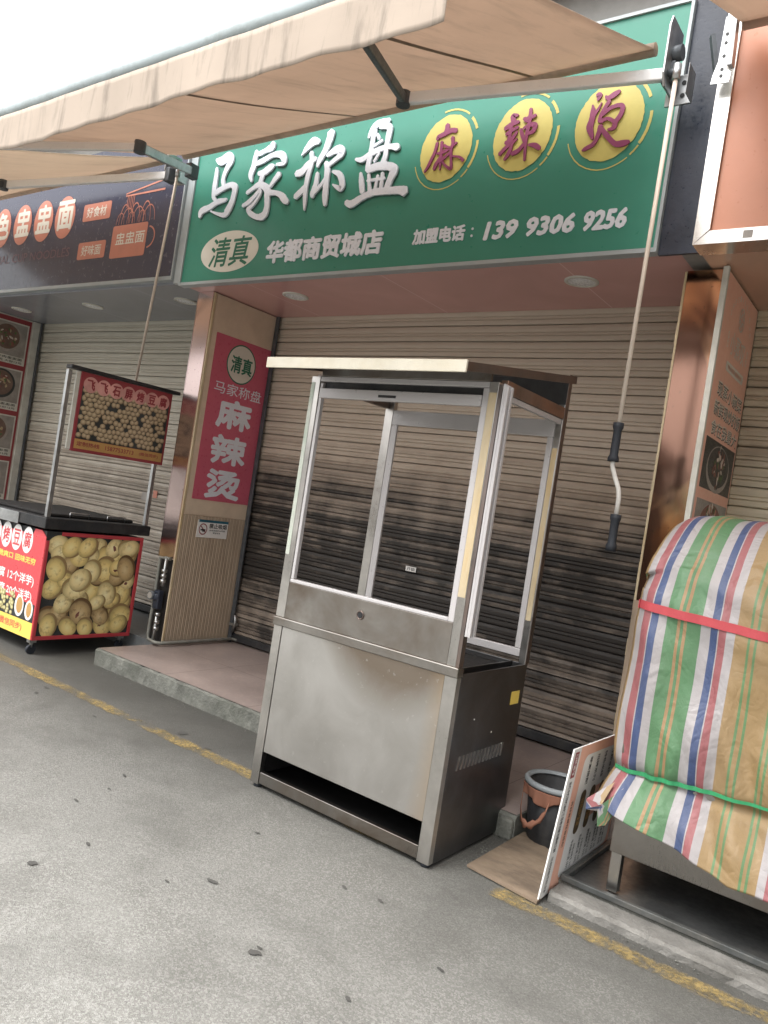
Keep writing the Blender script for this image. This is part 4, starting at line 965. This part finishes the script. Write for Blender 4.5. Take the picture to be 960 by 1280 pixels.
# slanted roof
def zr(y): return 2.036+(y-2.50)*(2.205-2.036)/(3.50-2.50)
m = MB(); y0, y1 = 2.504, 3.50; a, b = X0-.006, X1+.002
m.poly([(a,y0,zr(y0)),(b,y0,zr(y0)),(b,y1,zr(y1)),(a,y1,zr(y1))]); m.poly([(a,y0,zr(y0)-.004),(a,y1,zr(y1)-.004),(b,y1,zr(y1)-.004),(b,y0,zr(y0)-.004)])
rf = link('roof_sheet', m, M['steel_dark'], K)
kp('front_fascia', [(a-.002,b+.002,2.492,2.503,2.000,2.048)], M['fascia'], .002, rf)
for x in (a, b):
    m = MB(); m.prism([(x-.004,y0,zr(y0)-.030),(x-.004,y1,zr(y1)-.030),(x-.004,y1,zr(y1)+.006),(x-.004,y0,zr(y0)+.006)], (.008,0,0)); link('side_fascia', m, M['steel_brown'], rf)
m = MB(); m.prism([(a+.006,Y1-.004,2.062),(b-.006,Y1-.004,2.062),(b-.006,Y1-.004,zr(Y1)-.006),(a+.006,Y1-.004,zr(Y1)-.006)], (0,-.006,0)); link('gable_panel', m, M['steel_dark'], rf)
for x, y in ((X0+.03,Y0+.03),(X1-.03,Y0+.03),(X0+.03,Y1-.03),(X1-.03,Y1-.03)):
    m = MB(); m.tube([(x,y,0),(x,y,.016)], .022, 16); link('foot', m, M['rubber'], K)

# ------------------------------------------------------------------ TOFU CART (left)
T = thing('snack_cart', 'red snack cart with printed bean curd panels and a raised signboard on posts', 'food cart', (-5.8, 3.5, 0))
CX = -5.2
def tp(name, boxes, mat, bevel=.002, parent=T):
    m = MB()
    for b in boxes: m.box(*b)
    return link(name, m, mat, parent, bevel=bevel)
tp('body', [(-6.35,CX-.012,3.085,3.905,.118,.905)], M['black'])
side = tp('side_panel', [(CX-.012,CX-.004,3.083,3.907,.115,.908)], M['photo_dark'])
fr = [(CX-.004,CX+.006,3.083,3.907,.112,.140),(CX-.004,CX+.006,3.20,3.907,.880,.908),(CX-.004,CX+.006,3.880,3.907,.1405,.8795),(CX-.004,CX+.006,3.083,3.108,.1405,.84)]
tp('red_trim', fr, M['red_frame'], .002, side)
# the printed balls
rnd = random.Random(11); m = MB(); k = 0
cells = []
rows = [(.19,[3.20,3.35,3.51,3.67,3.80],.075),(.30,[3.145,3.27,3.45,3.62,3.76,3.86],.082),(.40,[3.30,3.42,3.58,3.70,3.84],.075),(.48,[3.16,3.36,3.52,3.66,3.85],.088),
        (.57,[3.27,3.41,3.55,3.74,3.84],.080),(.65,[3.18,3.31,3.49,3.62,3.71,3.83],.085),(.74,[3.22,3.36,3.44,3.58,3.68,3.79],.078),(.82,[3.17,3.29,3.42,3.52,3.64,3.76,3.85],.078)]
for z, ys, r in rows:
    for y in ys: cells.append((y+rnd.uniform(-.018,.018), z+rnd.uniform(-.022,.022), r*rnd.uniform(.78,1.0), rnd.uniform(.9,1.22), rnd.uniform(0,3)))
rnd.shuffle(cells)
bds = [MB(), MB(), MB()]; holes = MB()
for k, (y, z, r, e, tl) in enumerate(cells):
    bd = bds[(0,2,1,0,2,0)[k % 6]]
    r *= 1.18; y = min(max(y, 3.105+r), 3.880-r*.98); z = min(max(z, .135+r*.95), .885-r*.95)
    disc(bd, ('X', CX-.0035+.00022*k), y, z, r*1.08, r*rnd.uniform(.80,.98), 24, uv=True, tilt=tl)
    if rnd.random() < .16:
        disc(holes, ('X', CX-.0035+.00022*k+.00012), y+rnd.uniform(-.03,.03), z+rnd.uniform(-.04,.02), rnd.uniform(.010,.026), rnd.uniform(.008,.018), 12, rag=.35, tilt=tl*2)
for q_, nm_ in zip(bds, ('ball','ball_b','ball_c')): link('bean_curd_print', q_, M[nm_], side)
link('hole_print', holes, M['meat'], side)
# front poster
fpn = tp('front_poster', [(-6.33,CX+.002,3.078,3.084,.115,.86)], M['red_poster'])
m = MB(); m.prism([(CX-.175,3.078,.8602),(CX+.002,3.078,.8602),(CX+.002,3.078,.86),(CX-.06,3.078,.905),(CX-.15,3.078,.905)], (0,.006,0)); link('poster_tab', m, M['red_poster'], fpn)
FYP = ('Y', 3.0770)
m = MB()
for k in range(6): disc(m, FYP, CX-.235-.152*k, .808, .072, .098, 34)
link('white_ovals', m, M['white_print'], fpn)
m = MB()
for k, ch in enumerate('腐豆烤屏石飞'): write(m, ch, ('Y', 3.0762), (CX-.235-.152*k-.048,.748,CX-.235-.152*k+.048,.868), .02)
link('oval_lettering', m, M['red_poster'], fpn)
m = MB(); write(m, '现烤现卖 香脆爽口 回味无穷', FYP, (-6.2,.640,CX-.085,.690), .03); link('slogan', m, M['yellow_print'], fpn)
m = MB(); write(m, '(6元: 8个豆腐 12个洋芋)', FYP, (-6.2,.478,CX-.070,.565), .016); write(m, '(10元:15个豆腐 20个洋芋)', FYP, (-6.2,.368,CX-.070,.450), .016); link('price_lettering', m, M['white_print'], fpn)
m = MB(); m.box(-6.33,CX-.012,3.0762,3.0775,.235,.365); ph = link('photo_strip', m, M['photo_dark'], fpn)
bd = MB(); rnd = random.Random(5)
for k in range(150):
    x = rnd.uniform(-6.2, CX-.30); z = rnd.uniform(.25,.40)
    disc(bd, ('Y', 3.0758-.000012*k), x, z, .021, .017, 10, uv=True)
link('small_ball_print', bd, M['ball3'], ph)
m = MB(); disc(m, ('Y', 3.0752), CX-.215, .325, .062, .078, 26); disc(m, ('Y', 3.0752), CX-.078, .315, .054, .072, 26); link('dip_dish_print', m, M['white_print'], ph)
m = MB(); disc(m, ('Y', 3.0745), CX-.21, .33, .042, .060, 26); disc(m, ('Y', 3.0745), CX-.076, .318, .034, .055, 26); link('dip_print', m, M['ochre_print'], ph)
m = MB(); m.box(-6.33,CX-.008,3.0764,3.0775,.117,.234); yb = link('yellow_strip', m, M['yellow_print'], fpn)
m = MB(); write(m, '(微信同步)', ('Y', 3.0756), (CX-.48,.145,CX-.14,.208), .01); link('strip_lettering', m, M['red_poster'], yb)
# counter, posts, signboard
tp('counter_top', [(-6.42,CX+.02,3.045,3.945,.925,1.005)], M['black'], .006)
tp('grill_pan', [(-6.30,CX-.10,3.12,3.86,1.006,1.03)], M['soot'], .01)
tp('display_tray', [(-6.35,CX-.335,3.035,3.0445,.915,.998)], M['galv'], .002)
m = MB()
for y in (3.30,3.62): m.tube([(-5.30,y,1.01),(-5.30,y,1.045),(-5.30,y+.16,1.045),(-5.30,y+.16,1.01)], .005, 8)
link('wire_handle', m, M['galv'], T)
for y in (3.075,3.915): tp('sign_post', [(CX-.035,CX-.005,y-.016,y+.016,1.006,2.08)], M['galv'], .003)
sb = tp('signboard', [(CX-.004,CX+.016,3.152,3.965,1.505,2.085)], M['dull_red'])
tp('white_side_strip', [(CX-.006,CX+.010,3.118,3.150,1.515,2.08)], M['white_trim'], .001, sb)
tp('top_bar', [(CX-.045,CX+.03,3.060,4.03,2.088,2.115)], M['black'], .003, sb)
SX = CX+.0165
for k, ch in enumerate('飞飞石屏烤豆腐'):
    m = MB(); disc(m, ('X', SX+.002+.0002*k), 3.236+.1075*k, 2.000, .060, .058, 30); dd = link('round_badge', m, M['badge_pale'], T)
    m = MB(); write(m, ch, ('X', SX+.0042), (3.236+.1075*k-.034,1.962,3.236+.1075*k+.034,2.038), .035); link('lettering', m, M['dull_red'], dd)
m = MB(); m.box(SX, SX+.0005, 3.175, 3.945, 1.60, 1.985); link('photo', m, M['photo_dark'], sb)
bd = MB(); rnd = random.Random(21); k = 0
for j in range(11):
    for i in range(19):
        y = 3.20+i*.0405+(.02 if j % 2 else 0)+rnd.uniform(-.006,.006); z = 1.625+j*.0335+rnd.uniform(-.006,.006)
        if y > 3.93 or rnd.random() < .10: continue
        k += 1; disc(bd, ('X', SX+.0006+.000006*k), y, z, rnd.uniform(.019,.027), rnd.uniform(.019,.025), 12, uv=True)
link('small_ball_print', bd, M['ball2'], sb)
m = MB(); m.box(SX, SX+.0008, 3.172, 3.945, 1.528, 1.598); oc = link('ochre_strip', m, M['ochre_print'], sb)
m = MB(); write(m, '定制热线', ('X', SX+.0014), (3.19,1.548,3.38,1.582), .015); write(m, '15877533713', ('X', SX+.0014), (3.43,1.548,3.68,1.580), .015); write(m, '(微信同步)', ('X', SX+.0014), (3.73,1.548,3.91,1.580), .01); link('strip_lettering', m, M['dull_red'], oc)
for x, y in ((-5.255,3.12),(-5.255,3.86),(-6.28,3.12),(-6.28,3.86)):
    m = MB(); m.tube([(x,y,.048),(x,y,.115)], .014, 10); m.box(x-.022,x+.022,y-.026,y+.026,.085,.114); c = link('caster', m, M['galv'], T)
    m = MB(); m.tube([(x-.012,y,.034),(x+.012,y,.034)], .034, 20); link('wheel', m, M['rubber'], c)

# ------------------------------------------------------------------ GAS PIPES at the pillar foot
G = thing('gas_pipe', 'thin grey gas pipe with valves and a blue gauge at the pillar foot', 'gas pipe', (-4.86, 3.86, .12))
m = MB(); zf = .150
m.tube([(-4.805,3.885,.80),(-4.86,3.885,.80),(-4.925,3.885,.79),(-4.925,3.885,.50),(-4.935,3.885,.30),(-4.935,3.885,zf+.03),(-4.92,3.88,zf),(-4.80,3.86,zf),(-4.775,3.88,zf),(-4.775,4.60,zf),(-4.775,4.63,zf),(-4.72,4.635,zf)], .013, 10); link('pipe', m, M['pipe'] if 'pipe' in M else M['galv'], G)
m = MB(); m.tube([(-4.845,3.88,.80),(-4.85,3.88,.58)], .013, 10); m.tube([(-4.858,3.88,.36),(-4.862,3.88,zf)], .013, 10); link('branch_pipe', m, M['galv'], G)
for z in (.70,.66,.62,.36,.30,.25):
    m = MB(); m.tube([(-4.85,3.88,z-.012),(-4.85,3.88,z+.012)], .021, 8); link('coupling', m, M['galv'], G)
m = MB(); m.tube([(-4.87,3.868,.47),(-4.87,3.868,.52)], .036, 18); m.box(-4.90,-4.835,3.85,3.90,.40,.545); link('regulator', m, M['navy_wall'], G, bevel=.008)
m = MB(); m.tube([(-4.905,3.865,.50),(-4.905,3.82,.50)], .034, 20); gg = link('gauge', m, M['elbow'], G)
m = MB(); disc(m, ('Y', 3.8195), -4.905, .50, .026, .026, 20); link('dial', m, M['photo_grey'], gg)
m = MB(); m.tube([(-4.78,4.62,.20),(-4.74,4.60,.30),(-4.75,4.60,.36)], .012, 8); m.box(-4.79,-4.72,4.58,4.62,.27,.29); link('tap', m, M['galv'], G)

# ------------------------------------------------------------------ BIN, BAG, PLYWOOD, BOARDS
bx, by = -1.338, 3.50
B = thing('waste_bin', 'round black waste bin with a grey rim beside the kiosk', 'bin', (bx, by, 0))
m = MB(); m.lathe((bx,by,0), [(.098,.008),(.105,.02),(.135,.295),(.130,.295),(.100,.03),(.001,.03)], 40, True); link('bucket', m, M['black'], B)
m = MB(); m.lathe((bx,by,0), [(.128,.292),(.140,.285),(.152,.292),(.154,.304),(.146,.314),(.132,.312),(.127,.300)], 44); link('rim', m, M['rim'], B)
# bag: hangs from the rim, two handle loops
bg = MB(); na, nz = 72, 12
def bagpt(a, t, off=0):
    th = 2*math.pi*a; fold = .006*math.sin(9*th)+.005*math.sin(17*th+1)
    low = .050+.014*math.sin(3*th+.5)+.010*math.sin(7*th)
    r = .150-.020*t+fold*(.3+t)+.012*t
    return (bx+r*math.cos(th), by+r*math.sin(th), .286-low*t)
bg.grid(na, nz, bagpt)
def loop(a0, a1, drop):
    pts = []
    for k in range(17):
        u = k/16; th = a0+(a1-a0)*u; s = math.sin(math.pi*u)
        pts.append((bx+(.153+.012*s)*math.cos(th), by+(.153+.012*s)*math.sin(th),   .245-drop*s**.6))
    w = [.016+.007*math.sin(k*1.9) for k in range(17)]
    b = len(bg.v)
    for k, p in enumerate(pts):
        bg.v.append((p[0],p[1],p[2]+w[k])); bg.v.append((p[0]*1.0+.004,p[1]-.003,p[2])); bg.v.append((p[0],p[1],p[2]-w[k]))
    for k in range(16):
        for j in range(2): bg.face([b+3*k+j, b+3*k+3+j, b+3*k+4+j, b+3*k+1+j], smooth=True)
loop(R(212), R(282), .125); loop(R(300), R(345), .07)
single('plastic_bag', bg, M['bag'], 'thin orange plastic bag lining the black bin, its handle loops hanging', 'bag', solid=.0008)

m = MB(); m.prism([(-1.470,2.955,.006),(-1.455,3.50,.030),(-1.40,3.40,.026),(-1.135,3.13,.016),(-1.128,2.93,.006)][::-1] if False else
     [(-1.468,2.965,.006),(-1.128,2.925,.006),(-1.140,3.18,.018),(-1.285,3.385,.028),(-1.448,3.46,.031)], (0,0,.010))
single('plywood_sheet', m, M['ply'], 'worn brown plywood sheet flat on the ground between kiosk and menu board', 'plywood')
# menu board leaning on its side
mbt = thing('menu_board', 'white and orange printed menu board standing on its side against the stall', 'menu board', (-1.12, 3.3, 0))
A = Vector((-1.130,2.945,.012)); Bv = Vector((-1.095,2.990,.618)); Cv = Vector((-1.090,3.66,.608)); Dv = Vector((-1.125,3.66,.046))
def bp(u, v, off=0):
    p = (A*(1-u)+Dv*u)*(1-v)+(Bv*(1-u)+Cv*u)*v
    return p+Vector((.9984,0,-.055))*off
def bquad(mb, u0, u1, v0, v1, off): 
    pts = [bp(u0,v0,off),bp(u1,v0,off),bp(u1,v1,off),bp(u0,v1,off)]; mb.poly(pts)
m = MB(); m.prism([bp(0,0),bp(1,0),bp(1,1),bp(0,1)], Vector((-.9984,0,.055))*.006); sheet = link('board', m, M['white_print'], mbt)
m = MB(); bquad(m, .115, .9995, .0005, .9995, .0008); link('orange_ground', m, M['orange_print'], mbt)
def brr(mb, u0, u1, v0, v1, r, ru, off, n=5):
    pts = []
    for cu, cv, a in ((u1-ru,v1-r,0),(u0+ru,v1-r,90),(u0+ru,v0+r,180),(u1-ru,v0+r,270)):
        for k in range(n+1):
            t = R(a+90*k/n); pts.append(bp(cu+ru*math.cos(t), cv+r*math.sin(t), off))
    mb.poly(pts)
m = MB(); brr(m, .205, .955, .055, .925, .06, .055, .0016); link('white_field', m, M['white_print'], mbt)
def bwrite(mb, txt, u0, u1, v0, v1, off, bold=.01, flip=True):
    vs, fs = glyphs(txt, bold)
    # the board lies on its side: lines of writing run down the board
    vs = [(y, -x) for x, y in vs]
    x0 = min(v[0] for v in vs); x1 = max(v[0] for v in vs); y0 = min(v[1] for v in vs); y1 = max(v[1] for v in vs); b = len(mb.v)
    for x, y in vs: mb.v.append(tuple(bp(u0+(x-x0)/(x1-x0)*(u1-u0), v0+(y-y0)/(y1-y0)*(v1-v0), off)))
    for f in fs: mb.face([b+i for i in f])
m = MB(); bquad(m, .030, .088, .80, .975, .001); rl = link('red_tabs', m, M['dull_red'], mbt)
m = MB(); bwrite(m, '口味选择', .042, .076, .815, .96, .0018, .02); link('tab_lettering', m, M['white_print'], rl)
cols = [('微辣中辣特辣麻辣番茄骨汤酸汤藤椒三鲜',.040,.078,.30,.775,.001,.01),('牛肉丸 鱼豆腐 蟹棒 鹌鹑蛋 海带 金针菇 土豆片 藕片',.040,.072,.03,.27,.001,.01),('各种套餐任意搭配',.150,.178,.30,.62,.0018,.0)]
for k in range(5):
    u = .30+.125*k
    cols += [(['荤素搭配','招牌系列','特色米线','冰粉凉虾','小吃类'][k],u,u+.040,.70,.90,.0022,.01),
             (['牛肉麻辣烫 18元','毛肚麻辣烫 16元','肥肠麻辣烫 15元','素菜麻辣烫 12元','红糖冰粉 6元'][k],u,u+.035,.09,.30,.0022,.01),
             (['加粉加面各 2元','土豆粉米线 3元','油豆皮丸子 5元','鹌鹑蛋三个 3元','凉虾一碗 5元'][k],u+.05,u+.078,.09,.26,.0022,.01)]
for cc in cols:
    m = MB(); bwrite(m, *cc); link('text_line', m, M['ink'], mbt)
m = MB()
for k in range(4): brr(m, .285+.150*k, .365+.150*k, .34, .66, .045, .04, .0024)
pl_ = link('brown_pill', m, M['pill'], mbt)
m = MB()
for k in range(4): bwrite(m, ['特色麻辣烫','招牌米线饭','家常面食','冰粉凉虾'][k], .300+.150*k, .350+.150*k, .40, .60, .0032, .005)
link('pill_lettering', m, M['ochre_print'], pl_)

# tall batten leaning behind the stall
m = MB(); m.bar((-1.185,3.76,.13),(-1.200,3.80,1.19),.030,.018,(0,1,0)); single('wooden_batten', m, M['batten'], 'tall thin wooden batten leaning upright left of the striped tarpaulin', 'batten')
# rubble by the kerb
rb = MB(); rnd = random.Random(4)
for k in range(420):
    if k < 170: x = rnd.gauss(-1.50,.04); y = rnd.uniform(3.0,3.42)
    elif k < 300: x = rnd.uniform(-4.8,-1.5); y = 3.385-abs(rnd.gauss(0,.05))
    else: x = rnd.uniform(-1.1,.6); y = 2.99-abs(rnd.gauss(0,.03))
    r = rnd.uniform(.0015,.006); z = r*.6
    v = [(x+r*rnd.uniform(-1,1), y+r*rnd.uniform(-1,1), z+r*rnd.uniform(-.6,1)) for _ in range(4)]
    rb.poly([v[0],v[1],v[2]]); rb.poly([v[0],v[2],v[3]]); rb.poly([v[0],v[1],v[3]]); rb.poly([v[1],v[2],v[3]])
o = link('grit_and_crumbs', rb, M['conc']); o['kind'] = 'stuff'; o['label'] = 'loose grit and crumbs gathered along the kerb and the kiosk foot'; o['category'] = 'debris'
m = MB(); m.box(-1.545,-1.475,3.375,3.46,0,.10); single('concrete_lump', m, M['conc'], 'rough mossy concrete lump at the platform corner beside the bin', 'concrete block', bevel=.012)

# ------------------------------------------------------------------ STALL under the tarpaulin
ST = thing('stall_bench', 'stainless steel stall bench on legs, mostly hidden under the striped tarpaulin', 'stall', (-.1, 3.5, .05))
def sp_(name, boxes, mat, bevel=.003):
    m = MB()
    for b in boxes: m.box(*b)
    return link(name, m, mat, ST, bevel=bevel)
SX0, SX1, SY0, SY1 = -.955, .95, 3.165, 3.95
sp_('apron', [(SX0,SX1,SY0,SY0+.012,.222,.62)], M['steel'])
sp_('apron', [(SX0,SX0+.012,SY0+.0125,SY1,.222,.62)], M['steel_dark'])
sp_('apron', [(SX0+.013,SX1,SY1-.012,SY1,.222,.62)], M['steel_dark'])
sp_('bench_top', [(SX0-.01,SX1,SY0-.01,SY1+.01,.621,.66)], M['steel'])
for x in (SX0+.004, SX1-.05):
    for y in (SY0+.012, SY1-.055): sp_('leg', [(x,x+.044,y+.002,y+.044,.062,.26)], M['steel_v'])
sp_('cabinet', [(SX0+.06,SX1-.05,SY0+.18,SY1+.3,.661,1.38)], M['soot'])
# low steel tray the stall stands on
TR = thing('floor_tray', 'low black steel tray with a raised rim lying under the stall', 'floor tray', (-.1, 3.5, .05))
m = MB(); m.box(-1.110,2.9,3.115,4.40,.0485,.054); link('tray_sheet', m, M['tray'], TR)
m = MB(); m.box(-1.115,2.9,3.105,3.128,.0545,.078); m.box(-1.115,-1.092,3.1285,4.40,.0545,.078); link('rim', m, M['tray_rim'], TR, bevel=.003)

# tarpaulin
TX0, TX1 = -.985, .98
PROF = [(3.085,.33),(3.098,.42),(3.128,.50),(3.140,.555),(3.128,.62),(3.118,.75),(3.122,.90),(3.120,1.05),(3.122,1.16),(3.128,1.225),(3.150,1.33),(3.20,1.42),(3.28,1.505),(3.38,1.575),(3.50,1.615),(3.70,1.635),(3.95,1.635),(4.15,1.615),(4.28,1.56),(4.335,1.45),(4.35,1.2),(4.355,.7)]
def prof(s):
    s = max(0, min(.99999, s))*(len(PROF)-1); i = int(s); f = s-i
    p0 = PROF[max(i-1,0)]; p1 = PROF[i]; p2 = PROF[i+1]; p3 = PROF[min(i+2,len(PROF)-1)]
    return [.5*((2*p1[c])+(-p0[c]+p2[c])*f+(2*p0[c]-5*p1[c]+4*p2[c]-p3[c])*f*f+(-p0[c]+3*p1[c]-3*p2[c]+p3[c])*f**3) for c in range(2)]
def tarp_pt(x, s):
    y, z = prof(s); u = (x-TX0)
    front = 1 if s < .5 else 0
    # hem height drops from left to right
    if z < .56: z = .56-(.56-z)*(.62+.55*min(1, max(0, (x+.95)/.45)))
    wr = .008*math.sin(x*21+3*math.sin(z*4))+.006*math.sin(x*47+z*9)+.010*math.sin(z*11+x*5)*math.sin(x*7)
    wr += .012*math.exp(-((z-.40)/.12)**2)*math.sin(x*33+z*20)
    wr += .010*math.exp(-((z-.68)/.10)**2)*math.sin(x*55+z*14)+.006*math.sin(z*38+x*13)*math.exp(-((z-1.3)/.25)**2)
    wr += .011*math.exp(-((z-.60)/.09)**2)*math.sin(x*74+4*math.sin(x*9))*(.5+.5*math.sin(x*6+1))
    tie = 1.3*math.exp(-((z-.556)/.022)**2)*.012
    y = y+(wr+tie)*(1 if z < 1.45 else .3) if s < .6 else y
    if s >= .5 and z > 1.4: z += wr*.6
    # rounded left edge: the sheet turns the corner
    e = max(0, .10-u)/.10
    y += .055*e*e if front else 0
    if z > 1.30 and e > 0: z -= .03*e*e
    xx = x+.012*math.sin(z*9)*(1-min(1,u/.3)) - (.030*math.exp(-((z-.85)/.22)**2))*(1-min(1,u/.25))
    if z < .54 and u < .30:                                  # gathered corner flap
        k = (1-u/.30)*(.54-z)/.14; xx -= .05*k; y -= .035*k
    return Vector((xx, y, z))
tm = MB(); NU, NV = 230, 190
tm.grid(NU, NV, lambda a, b: tarp_pt(TX0+(TX1-TX0)*a, b), lambda a, b: (TX0+(TX1-TX0)*a+.985+.078, b*4))
# left side drop
def side_pt(a, b):
    s = a*.98; y, z = prof(s); p = tarp_pt(TX0, s)
    cz = .75; cy = 3.72
    q = Vector((TX0-.012-.02*math.sin(b*9+a*20), cy, cz))
    return p.lerp(q, b)
tm.grid(80, 10, side_pt, lambda a, b: (.048-b*.5, a*4))
# the knotted corner flap at the lower left
fl = [(-.955,3.10,.515),(-1.000,3.075,.470),(-1.045,3.065,.425),(-1.040,3.060,.385),(-.995,3.065,.392),(-.985,3.06,.335),(-.955,3.065,.350),(-.930,3.085,.41),(-.92,3.105,.50)]
b = len(tm.v); cxy = (-.975,3.045,.43); tm.v.append(cxy)
for p in fl: tm.v.append(p)
for k in range(len(fl)-1): tm.face([b, b+1+k, b+2+k], [(.06+.02*k,.1),(.07+.035*k,.2),(.07+.035*(k+1),.2)])
single('striped_tarpaulin', tm, M['tarp'], 'green yellow blue and red striped woven tarpaulin tied over the stall', 'tarpaulin', solid=.0012)
def strap(name, zt, slope, w, mat, label, out, x_start=None):
    m = MB(); rows = []
    for k in range(161):
        x = (x_start if x_start else TX0-.006)+(TX1-TX0-.05)*k/160; zz = zt+slope*(x+.95)
        lo, hi = 0., .5
        for _ in range(22):
            mid = (lo+hi)/2
            if tarp_pt(max(x,TX0), mid).z < zz: lo = mid
            else: hi = mid
        p = tarp_pt(max(x,TX0), lo)
        tw = .25*math.sin(x*6)*w if name == 'green_cord' else 0
        b = len(m.v)
        for dz, dy in ((-w/2,0),(-w/2,-.002),(w/2,-.002),(w/2,0)): m.v.append((x if x < TX0 else p.x, p.y-out+dy, zz+dz+(tw if dz > 0 else -tw*.3)))
        rows.append(b)
    for a_, b_ in zip(rows, rows[1:]):
        for j in range(4): m.face([a_+j, b_+j, b_+(j+1)%4, a_+(j+1)%4])
    if name == 'red_strap': m.box(TX0-.010,TX0-.007,3.17,4.2,zt-w/2,zt+w/2)
    return single(name, m, mat, label, 'strap')
strap('red_strap', 1.222, -.058, .034, M['red_strap'], 'flat red strap across the upper front of the striped tarpaulin', .007)
strap('green_cord', .555, .075, .013, M['green_cord'], 'green plastic cord tied round the lower part of the striped tarpaulin', .008)

# ------------------------------------------------------------------ the row across the street (seen only in the polished steel)
OP = thing('market_building', 'low market row with orange fascia across the street, mirrored in the polished steel pillars', 'building', (-1, -16, 0))
OY = -16
m = MB(); m.box(-30,24,OY-4,OY,0,3.6); link('wall', m, M['wall'], OP)
for k in range(9):
    m = MB(); x = -20+k*4.1; m.box(x,x+3.6,OY-.001,OY+.06,2.6,3.4); link('fascia_sign', m, [M['orange_sign'], M['dull_red'], M['orange_sign'], M['green']][k%4], OP)
    m = MB(); m.box(x+.1,x+3.5,OY-.001,OY+.04,.1,2.5); link('roller_shutter', m, M['white_trim'] if k % 3 else M['ochre_print'], OP)

# ------------------------------------------------------------------ CAMERA, LIGHT, SKY
cd = bpy.data.cameras.new('camera'); cam = bpy.data.objects.new('camera', cd); COL.objects.link(cam); SC.camera = cam
cd.sensor_fit = 'HORIZONTAL'; cd.sensor_width = 36; cd.lens = 36*970/960; cd.clip_end = 1500; cd.clip_start = .05
r0 = Vector((0.7955563521851783, 0.5861328612993958, 0.15342216072913267)); r1 = Vector((0.12745829945727977, 0.08564977270955981, -0.9881389063963927)); r2 = Vector((-0.5923212577624333, 0.8056751115305623, -0.006568277014943573))
mt = Matrix((r0, -r1, -r2)).transposed().to_4x4(); mt.translation = (0, 0, 1.45); cam.matrix_world = mt

w = bpy.data.worlds.new('World'); SC.world = w; w.use_nodes = True; nt = w.node_tree; nt.nodes.clear()
sky = nt.nodes.new('ShaderNodeTexSky'); sky.sky_type = 'NISHITA'; sky.sun_disc = False
EL, AZI = R(60), R(200)
sky.sun_elevation = EL; sky.sun_rotation = AZI; sky.dust_density = 6; sky.air_density = 1.0; sky.ozone_density = 1
hs = nt.nodes.new('ShaderNodeHueSaturation'); hs.inputs['Saturation'].default_value = .10; hs.inputs['Value'].default_value = 1.25
bgn = nt.nodes.new('ShaderNodeBackground'); bgn.inputs[1].default_value = .15; wo = nt.nodes.new('ShaderNodeOutputWorld')
nt.links.new(sky.outputs[0], hs.inputs['Color']); nt.links.new(hs.outputs[0], bgn.inputs[0]); nt.links.new(bgn.outputs[0], wo.inputs[0])
sd = bpy.data.lights.new('sun', 'SUN'); sd.energy = 0.6; sd.angle = R(40); sd.color = (1, .96, .9); so = bpy.data.objects.new('sun', sd); COL.objects.link(so)
# sky sun_rotation is clockwise from +Y: direction towards the sun
dv = Vector((math.sin(AZI)*math.cos(EL), math.cos(AZI)*math.cos(EL), math.sin(EL)))
so.rotation_euler = dv.to_track_quat('Z', 'Y').to_euler(); so.location = dv*20
vs_ = SC.view_settings; vs_.view_transform = 'Standard'; vs_.look = 'None'; vs_.gamma = 1; vs_.exposure = EXPO; vs_.use_curve_mapping = False
SC.cycles.max_bounces = 7; SC.cycles.diffuse_bounces = 4; SC.cycles.glossy_bounces = 4; SC.cycles.transmission_bounces = 4; SC.cycles.transparent_max_bounces = 8
SC.cycles.use_denoising = True; SC.cycles.sample_clamp_indirect = 6
bpy.data.objects.remove(_to)
